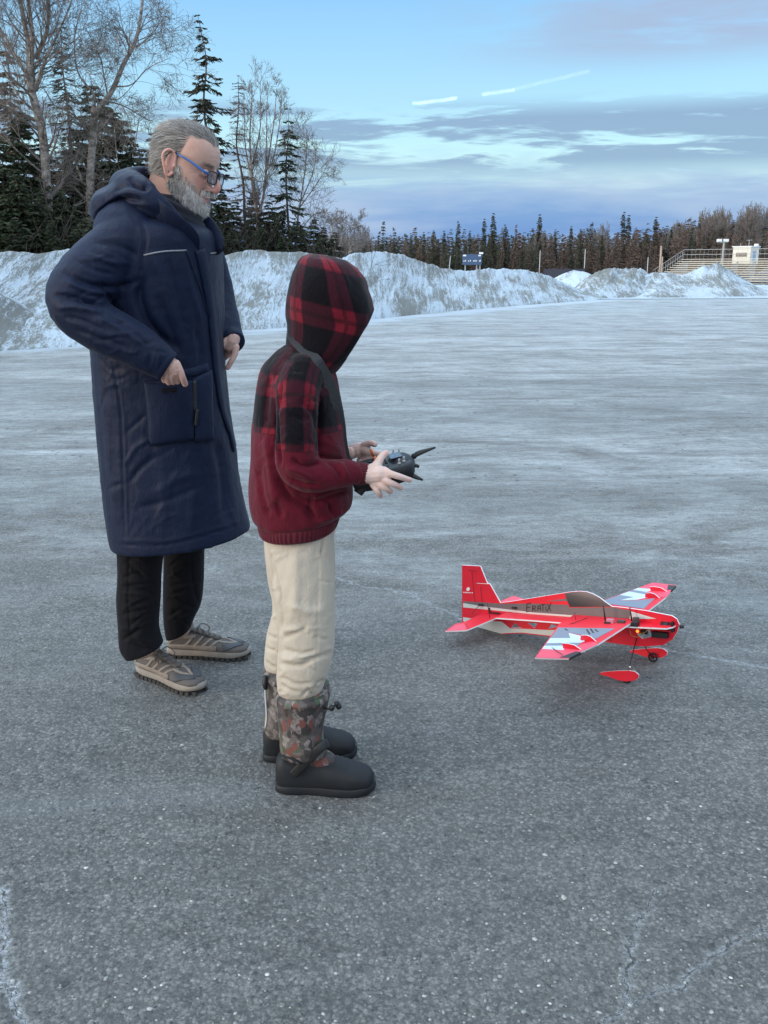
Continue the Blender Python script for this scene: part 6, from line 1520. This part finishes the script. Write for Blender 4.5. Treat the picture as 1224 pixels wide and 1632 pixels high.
        mesh('switches', X(A.get()[0]), A.get()[1], PALE if 'PALE' in globals() else BLK, tx)
        v, f, _ = tube([(.015, s*.088, -.012), (.02, s*.098, -.012)], [.007, .006], 12, sub=1); mesh('dial', X(v), f, BLKM, tx)
    scr = Acc().box((.022, -.030, .0245), (.052, .030, .0262)); mesh('screen', X(scr.get()[0]), scr.get()[1], simple('screen_glass', (.09, .11, .15), .25, .5, 160, 0), tx, smooth=False)
    A = Acc()
    for k in range(4): A.box((.006, -.022+.012*k, .0145), (.012, -.014+.012*k, .0175))
    mesh('buttons', X(A.get()[0]), A.get()[1], BLKM, tx, smooth=False)
    v, f, _ = tube([(.012, -.008, .013), (.012, -.010, .026), (.012, 0, .034), (.012, .010, .026), (.012, .008, .013)], [.0014]*5, 8); mesh('strap_hook', X(v), f, PALE if 'PALE' in globals() else BLK, tx)
    for (a, m_, e, w_) in (((660, 727, 2.35), (668, 722, 2.35), (694, 713, 2.36), (.0055, .0070, .0025)), ((652, 754, 2.26), (660, 759, 2.255), (674, 765, 2.25), (.005, .0062, .0025)), ((656, 742, 2.29), (663, 742, 2.29), (668, 744, 2.29), (.004, .005, .004))):
        v, f, _ = tube([PT(*a), PT(*m_), PT(*e)], [[.004, w_[0]], [.0045, w_[1]], [.003, w_[2]]], 14, sub=4, up=(0, .4, 1)); mesh('antenna', v, f, BLK, tx)
        v, f, _ = ball(PT(*a), .008, 12); mesh('antenna_hinge', v, f, BLKM, tx)
    v, f, _ = tube([X([(-.055, .066, -.008)])[0], X([(-.082, .072, -.030)])[0]], [[.022, .013], [.020, .010]], 16, sub=3); mesh('grip', v, f, BLKM, tx)
build_kid()
# ------------------------------------------------------------------ red foam radio-controlled aeroplane
from mathutils.geometry import tessellate_polygon
def build_plane():
    X0, Y0, TH, AL, HG = .920, 3.016, .677, .170, .19
    pl = empty('model_aeroplane', (X0, Y0, 0), -TH, label='red foam radio-controlled aeroplane with EraTiX handwritten on its side, parked on asphalt', cat='model aeroplane')
    FR = Matrix.Translation((X0, Y0, 0))@Matrix.Rotation(-TH, 4, 'Z')@Matrix.Translation((0, 0, HG))@Matrix.Rotation(-AL, 4, 'Y')
    INV = FR.inverted()
    def cut(px, py, axis, val):     # where a line of sight meets a plane of the model's own frame
        o = INV@Vector((0, 0, CAMZ)); d_ = (INV@PT(px, py, 3))-o
        k = (val-o[axis])/d_[axis]; p = o+d_*k; return p
    def SP(pts, y=0): return [(lambda q: (q.x, q.z))(cut(a, b, 1, y)) for a, b in pts]
    def ZP(pts, z=0): return [(lambda q: (q.x, q.y))(cut(a, b, 2, z)) for a, b in pts]
    def paint(name, c, rough=.45): return simple(name, c, rough, .06, 25, .05, .001)
    RED = paint('red_foam', (.72, .010, .030)); PINK = paint('pale_red_foam', (.78, .07, .12)); WH = paint('white_foam_edge', (.78, .78, .78), .6); GRY = paint('warm_grey_paint', (.145, .135, .135)); BG = paint('blue_grey_paint', (.20, .23, .29))
    LB = paint('pale_blue_paint', (.55, .66, .76)); CR = paint('off_white_paint', (.60, .62, .58)); INK = paint('black_ink', (.02, .02, .02)); DKC = paint('canopy_grey', (.095, .09, .09), .35); RED_SHADE = paint('shaded_red_foam', (.42, .010, .022))  # the last is the red foam with underside shade in its colour
    zt, zb_ = (FR@cut(935, 943, 1, 0)).z, (FR@cut(935, 967, 1, 0)).z
    t9 = NT(DKC.node_tree); b9 = DKC.node_tree.nodes['Principled BSDF']; z9 = t9.sep(texco(t9))[2]; t9.put(b9.inputs['Base Color'], t9.ramp(t9.mr(z9, zb_, zt), [(0, (.030, .030, .033)), (.55, (.085, .08, .078)), (1, (.22, .205, .19))])); b9.inputs['Roughness'].default_value = .18; b9.inputs['Specular IOR Level'].default_value = .6
    MS = [RED, WH, GRY, BG, LB, CR, INK, DKC, PINK, RED_SHADE]
    ID = {m.name: i for i, m in enumerate(MS)}
    def slab(acc, poly, lo, hi, axis, m_face=0, m_edge=1, holes=(), m_hi=None):
        """flat foam sheet: poly in the two other axes; edges show bare white foam"""
        loops = [list(poly)]+[list(h) for h in holes]; flat = [p for l in loops for p in l]
        tri = tessellate_polygon([[Vector((a, b, 0)) for a, b in l] for l in loops])
        def P(a, b, c): return {1: (a, c, b), 2: (a, b, c)}[axis]
        V = [P(a, b, lo) for a, b in flat]+[P(a, b, hi) for a, b in flat]; n = len(flat)
        acc.add(xf(V, FR), [list(t_) for t_ in tri], m_face); acc.add(xf(V, FR), [[i+n for i in t_] for t_ in tri], m_face if m_hi is None else m_hi)
        k = 0
        for l in loops:
            m_ = len(l); acc.add(xf(V, FR), [[k+i, k+(i+1) % m_, n+k+(i+1) % m_, n+k+i] for i in range(m_)], m_edge); k += m_
    def sticker(acc, poly, at_, axis, mi):
        tri = tessellate_polygon([[Vector((a, b, 0)) for a, b in poly]])
        V = [{1: (a, at_, b), 2: (a, b, at_)}[axis] for a, b in poly]; acc.add(xf(V, FR), [list(t_) for t_ in tri], mi)
    def fix(acc, name):
        o = acc.build(name, None, pl, smooth=False, mats=MS); bm = bmesh.new(); bm.from_mesh(o.data); bmesh.ops.recalc_face_normals(bm, faces=bm.faces); bm.to_mesh(o.data); bm.free(); return o
    T_ = .003
    # ---- vertical fuselage profile with fin
    prof = [(737, 900.5), (766, 902), (777, 929), (781, 930), (798, 960.5), (814, 958.5), (897, 945), (910, 943), (925, 942), (936, 943), (946, 946.5), (956, 952), (967, 960.5), (976, 966.5), (990, 967.5), (1030, 973), (1071, 981), (1079, 986), (1083, 995), (1080, 1006), (1073, 1018), (1058, 1027.5), (1030, 1030), (1007, 1028.7), (977, 1024.4),
            (930, 1018), (876, 1014), (831, 1009), (806, 1010), (774, 1013), (772, 1007), (757, 1002), (737, 991)]
    holes = [[(815, 1000), (822, 992), (826, 997), (833, 1000)], [(841, 992), (857, 993), (853, 1001)], [(874, 1002), (880, 994), (890, 998)], [(1016, 1010), (1036, 1003), (1040, 1014), (1024, 1018)]]
    A = Acc(); slab(A, SP(prof), -T_, T_, 1, 0, 1, [SP(h) for h in holes])
    y = -T_-.0006
    def st(pts, m_, k=0): 
        sticker(A, SP(pts, y-.0004*k), y-.0004*k, 1, m_); sticker(A, [(a, b) for a, b in SP(pts, y-.0004*k)], -(y-.0004*k), 1, m_)
    st([(738, 958), (798, 962), (850, 962), (905, 964), (907, 968.5), (977, 967.8), (1005, 973), (1003, 985.5), (965, 984.5), (850, 976), (770, 967), (738, 961)], 2)
    st([(738, 961), (770, 966.5), (850, 976), (965, 984.5), (965, 987), (850, 979), (770, 971), (738, 968)], 5, 1)
    st([(1005, 974), (1046, 986), (1003, 987)], 5, 1)
    st([(870, 958), (903, 954), (905, 958)], 2)
    st([(899.5, 946), (911, 944), (925, 943.2), (936, 944), (946, 947.5), (955, 952.5), (966, 961), (975, 967), (908, 967.5)], 7, 2)
    for e in ([(738, 984), (760, 987), (797, 992), (812, 990), (818, 986.5), (738, 982)],): pass
    st([(738, 983.5), (770, 988), (800, 991), (806, 1009), (775, 1012), (773, 1006), (758, 1001), (738, 990)], 5)
    st([(800, 991), (813, 1001.5), (834, 1002), (852, 1003), (873, 1004), (893, 1004), (935, 1010), (930, 1017), (876, 1013), (831, 1008), (806, 1009)], 5)
    st([(890, 1003), (935, 1009), (975, 1013), (975, 1023), (930, 1017), (890, 1014.5)], 9, 1)  # belly red darkened: shade below the side sheet painted in
    # fin hinge lines and emblem
    def line(p, q, wd, m_=6, k=2):
        a, b = Vector(SP([p], y)[0]), Vector(SP([q], y)[0]); d_ = (b-a).normalized(); n_ = Vector((-d_.y, d_.x))*wd/2
        sticker(A, [tuple(a+n_), tuple(b+n_), tuple(b-n_), tuple(a-n_)], y-.0004*k, 1, m_)
    line((752, 911), (757, 960), .0016); line((746, 909), (760, 910), .0016); line((766, 935), (769, 960), .0016); line((760, 929.5), (780, 930.5), .0022, 1)
    st([(743, 940), (744, 937), (747, 935.5), (749, 938), (748, 941), (745, 942)], 1, 1)
    for k in range(7): line((738.5+k*2.3, 944+k*.12), (740+k*2.3, 944+k*.12), .0042, 1)
    # handwriting: E r a T i X
    L = [[(840, 962), (839, 975)], [(840, 962), (846, 961.5)], [(839.5, 968), (845, 967.5)], [(839, 975), (845, 974)], [(849, 965), (848.5, 974.5)], [(849, 966), (853, 965.5), (853.5, 969), (849, 970)], [(850, 970), (854, 974)],
         [(857, 974), (857.5, 966), (861, 965), (862, 973.5)], [(857.5, 970), (862, 969.5)], [(862, 963.5), (869, 963)], [(865.5, 963.5), (865.5, 974)], [(870, 966), (870.5, 974)], [(869.8, 963.2), (870.4, 963.6)], [(872.5, 962), (878, 974)], [(878.5, 960.5), (872, 974.5)]]
    for s_ in L:
        for p, q in zip(s_, s_[1:]): line(p, q, .0030, 6, 3)
    fix(A, 'fuselage')
    # ---- horizontal fuselage sheet
    z = 0.0
    near = ZP([(790, 985.5), (850, 989.5), (931, 996), (1001, 999.5), (1062, 1002.5), (1073, 1000), (1078, 996.5)], z)
    near = [(near[0][0]-.0, -T_-.001)]+near
    far = [(a, -b) for a, b in near]
    for side in (near, far):
        A = Acc(); ys = T_ if side is far else -T_
        poly = side+[(side[-1][0], ys)]; slab(A, poly, -.0025, .0025, 2); fix(A, 'side_sheet')
    # ---- wings
    zw = .010
    wp = ZP([(994.5, 1001), (954, 1027), (922, 1041), (906, 1050.5), (853, 1049), (889, 999.5), (890, 996)], zw)
    P1 = {'lead': [(994, 1001.5), (954, 1026.5), (944, 1022), (981, 1002)],
          'g1': [(889.5, 1000), (980, 1001.5), (944, 1021), (932, 1013), (906, 1008), (909, 1017), (877, 1017)], 'l1': [(877, 1017), (909, 1017), (906, 1008.5), (927, 1013.5), (932, 1022), (927, 1024), (871, 1025)],
          'g2': [(871, 1025), (927, 1024), (920, 1029), (868, 1029)], 'l2': [(868, 1029), (898, 1029), (899, 1036), (864, 1034)], 'tip': [(864, 1034), (899, 1036), (898, 1029), (920, 1029), (944, 1022), (954, 1026.5), (922, 1040.5), (906, 1050), (853.5, 1048.5)]}
    for sgn in (1, -1):
        A = Acc(); poly = [(a, b*sgn) for a, b in wp]; root = [(wp[-1][0], -sgn*(T_+.001)), (wp[0][0]+.004, -sgn*(T_+.001))]
        poly = poly+root; slab(A, poly, zw-.003, zw+.003, 2)
        zz_ = zw+.0036
        for nm, mi in (('g1', 3), ('l1', 4), ('g2', 3), ('l2', 4), ('tip', 8)):
            q = [(a, b*sgn) for a, b in ZP(P1[nm], zz_)]; sticker(A, q, zz_, 2, mi)
        if sgn == 1:
            for a, b in (((900, 1002), (905, 1005)), ((935, 1003), (940, 1011)), ((941, 1002), (946, 1009)), ((948, 1003), (953, 1007))):
                a2, b2 = ZP([a, b], zz_); d_ = Vector((b2[0]-a2[0], b2[1]-a2[1])).normalized()*.003; n_ = Vector((-d_.y, d_.x)); sticker(A, [(a2[0]+n_.x, a2[1]+n_.y), (b2[0]+n_.x, b2[1]+n_.y), (b2[0]-n_.x, b2[1]-n_.y), (a2[0]-n_.x, a2[1]-n_.y)], zz_+.0004, 2, 6)
        # aileron hinge
        h1, h2 = ZP([(898, 1048), (936, 1001)], zz_); 
        wing = fix(A, 'wing')
        A = Acc()
        tipb = [(a, b*sgn) for a, b in ZP([(892, 1049.5), (908, 1050.5), (926, 1041), (918, 1040)], zw)]; slab(A, tipb, zw-.0042, zw+.0042, 2, 6, 6); fix(A, 'wing_tip_balance')
        # side force plates
        for (pts, yv) in (([(926, 1012.5), (934, 1012), (941, 1014), (955, 1026.5), (938, 1024), (930, 1026), (925, 1023)], None), ([(896, 1025), (905, 1025.5), (916, 1028), (932, 1039.5), (914, 1037), (902, 1039), (899, 1036)], None)):
            yv = ZP([(pts[-1][0]+8, pts[-1][1]-1)], zw)[0][1]; q = SP(pts, yv); A = Acc()
            q = [(a, b) for a, b in q]; slab(A, q, yv*sgn-.0022, yv*sgn+.0022, 1); fix(A, 'side_force_plate')
    # ---- tailplane
    tp_ = ZP([(710, 1006.5), (725, 995.5), (741, 992), (764, 980.5), (795, 984), (744, 1005)], -.012)
    for sgn in (1, -1):
        A = Acc(); q = [(a, b*sgn) for a, b in tp_]; q = q[:3]+[(q[3][0], -sgn*(T_+.001)), (q[4][0], -sgn*(T_+.001))]+[(q[4][0], q[4][1])]+q[5:]
        slab(A, q, -.0145, -.0095, 2); sticker(A, [(a, b*sgn) for a, b in ZP([(711, 1006), (726, 996), (740, 993), (744, 1004)], -.009)], -.009, 2, 8)
        a, b = ZP([(741, 994), (748, 1003)], -.0088); sticker(A, [(a[0]-.001, a[1]*sgn), (a[0]+.001, a[1]*sgn), (b[0]+.001, b[1]*sgn), (b[0]-.001, b[1]*sgn)], -.0088, 2, 6); fix(A, 'tailplane')
    # ---- gear, hardware (frame coordinates x, y, z)
    BK = BLK
    def TB(name, pts, r, mat=BK, n=8, parent=pl): 
        v, f, _ = tube(xf(pts, FR), [r]*len(pts) if not hasattr(r, '__len__') else r, n, sub=1); return mesh(name, v, f, mat, parent)
    def BX(name, lo, hi, mat=BK, acc=None):
        a = Acc().box(lo, hi); v, f = a.get(); 
        if acc is not None: acc.add(xf(v, FR), f); return
        return mesh(name, xf(v, FR), f, mat, pl, smooth=False)
    TR, WRr = .114, .0185
    LEG = simple('carbon_rod', (.015, .015, .017), .35, .1, 50, 0)
    for s in (-1, 1):
        ax = INV@(Matrix.Translation((X0, Y0, 0))@Matrix.Rotation(-TH, 4, 'Z')@Vector((0, s*TR, WRr)))
        c0 = cut(1014, 1018, 1, 0)
        TB('gear_leg', [(c0.x+.004, s*.004, c0.z+.004), (ax.x, ax.y*1.0, ax.z)], .0018, LEG)
        W_ = Acc(); 
        for k in range(20):
            a0, a1 = 2*math.pi*k/20, 2*math.pi*(k+1)/20
            p = lambda a, r, yy: (ax.x+math.cos(a)*r, ax.y+yy, ax.z+math.sin(a)*r)
        vv, ff, _ = tube([(ax.x+math.cos(a)*(WRr-.003), ax.y, ax.z+math.sin(a)*(WRr-.003)) for a in np.linspace(0, 2*math.pi, 25)], [.0034]*25, 8, sub=1); wl = mesh('wheel', xf(vv, FR), ff, BLKM, pl)
        H_ = Acc(); vv, ff, _ = tube([(ax.x, ax.y-.004, ax.z), (ax.x, ax.y+.004, ax.z)], [.004, .004], 12, sub=1); H_.add(vv, ff)
        for k in range(5):
            a = 2*math.pi*k/5; vv, ff, _ = tube([(ax.x, ax.y, ax.z), (ax.x+math.cos(a)*(WRr-.004), ax.y, ax.z+math.sin(a)*(WRr-.004))], [.0016, .0016], 6, sub=1); H_.add(vv, ff)
        vv, ff = H_.get(); mesh('hub', xf(vv, FR), ff, BK, wl)
        yv = ax.y+s*.009; q = SP([(957, 1072), (962, 1070.5), (985, 1068.5), (1003, 1068), (1013, 1070), (1019, 1075), (1018, 1080), (1011, 1084), (998, 1085.5), (985, 1083), (968, 1077), (957, 1074.5)], ax.y-.009 if s == 1 else ax.y-.009)
        # the same outline for both spats, traced on the near one
        if s == -1: spat = [(a-ax.x, b-ax.z) for a, b in q]
        A = Acc(); slab(A, [(a+ax.x, b+ax.z) for a, b in spat], min(yv, yv+s*.004), max(yv, yv+s*.004), 1); fix(A, 'wheel_spat')
    vv, ff, _ = ball(xf([(cut(1004, 1063, 1, -TR).x, -TR, cut(1004, 1063, 1, -TR).z)], FR)[0], .0035, 10); mesh('axle_collar', vv, ff, WH, pl)
    m0 = cut(1060, 1008, 1, -.02)
    v, f, _ = tube(xf([(m0.x-.018, -.0, -.004), (m0.x+.012, 0, -.004)], FR), [.016, .016], 20, sub=1); mesh('motor', v, f, BK, pl)
    ns_ = cut(1082, 995, 1, 0)
    TB('prop_shaft', [(m0.x, 0, -.003), (ns_.x+.012, 0, -.003)], .0022, PALE if 'PALE' in globals() else BK); v, f, _ = tube(xf([(ns_.x+.004, 0, -.003), (ns_.x+.016, 0, -.003)], FR), [.007, .005], 14, sub=1); mesh('prop_nut', v, f, BK, pl)
    BX('motor_mount', (ns_.x-.022, -.022, -.020), (ns_.x-.014, .022, .016)); 
    b0 = cut(1057, 1012, 1, -.016); BX('battery', (b0.x-.04, -.024, b0.z-.010), (b0.x+.016, -.0045, b0.z+.009))
    BX('speed_controller', (b0.x-.085, -.014, b0.z-.004), (b0.x-.06, -.0045, b0.z+.010))
    m_, t_, b_ = newmat('orange_led'); b_.inputs['Base Color'].default_value = (.6, .12, .02, 1); b_.inputs['Emission Color'].default_value = (1, .22, .03, 1); b_.inputs['Emission Strength'].default_value = 1.6
    c = cut(1016, 1006, 1, -.02); v, f, _ = ball(xf([(c.x, -.02, c.z)], FR)[0], .0055, 10); mesh('indicator_light', v, f, m_, pl)
    YW = simple('yellow_wire', (.50, .33, .08), .5, .1, 50, 0); RW = simple('red_wire', (.45, .03, .02), .5, .1, 50, 0)
    for mt, pts in ((YW, [(1004, 1004), (1006, 1012), (1012, 1015), (1020, 1014), (1030, 1006), (1036, 1001)]), (RW, [(1000, 1006), (1008, 1014), (1018, 1012)]), (YW, [(1012, 1005), (1018, 1010), (1026, 1008)])):
        P = [cut(a, b, 1, -.018-.003*i) for i, (a, b) in enumerate(pts)]; v, f, _ = tube([FR@p for p in P], [.0011]*len(P), 6, sub=5); mesh('wire', v, f, mt, pl)
    # receiver, servos, aerials and control horns on the side sheet
    def onsheet(px, py): q = ZP([(px, py)], .0138)[0]; return q
    SV = simple('servo_case', (.05, .05, .055), .4, .2, 50, 0); PK = simple('servo_label', (.5, .2, .26), .5, .2, 200, 0)
    for px, py, sx, sy, sz, mt in ((973, 989, .013, .007, .012, PK), (990, 989, .014, .007, .008, SV), (1014, 987, .010, .006, .014, SV), (1012, 990, .012, .008, .004, BK), (968, 990, .01, .006, .004, BK)):
        a, b = onsheet(px, py+3); A = Acc().box((a-sx, b-sy, .0024), (a+sx, b+sy, .0138+sz)); v, f = A.get(); mesh('servo', xf(v, FR), f, mt, pl, smooth=False)
    for px, py, h in ((965, 989, .058), (1007, 989, .050), (918, 988, .030), (780, 981, .052)):
        a, b = onsheet(px, py); TB('aerial', [(a, b, .003), (a-.003, b, h+.012)], [.0036, .0022] if h > .045 and px > 900 else [.0011, .0009])
    for (a, b) in (((905, 996), (936, 985)), ((878, 1031), (897, 1044)), ((752, 978), (765, 963))):
        p, q = (FR@cut(*a, 2, .012)), (FR@cut(*b, 2, .022)); v, f, _ = tube([p, q], [.0011]*2, 6, sub=1); mesh('pushrod', v, f, BK, pl)
    for px, py in ((767, 964), (820, 968.5)): 
        A = Acc(); q = cut(px, py, 1, -.006); A.box((q.x-.010, -.012, q.z-.003), (q.x+.010, -.0045, q.z+.003))
        v, f = A.get(); mesh('control_horn', xf(v, FR), f, BK, pl, smooth=False)
    q = cut(790, 978, 2, -.008); A = Acc().box((q.x-.03, q.y-.004, -.008), (q.x+.022, q.y+.004, -.002)).box((q.x-.03, q.y-.003, -.002), (q.x-.022, q.y+.003, .016)).box((q.x+.0, q.y-.002, -.016), (q.x+.008, q.y+.002, -.002)); v, f = A.get(); mesh('control_horn', xf(v, FR), f, BK, pl, smooth=False)
    q = cut(738, 985, 1, 0); tw = FR@Vector((q.x+.03, 0, q.z-.02)); v, f, _ = tube([tw, (tw.x, tw.y, .008)], [.0012]*2, 6, sub=1); mesh('tail_skid', v, f, LEG, pl)
build_plane()
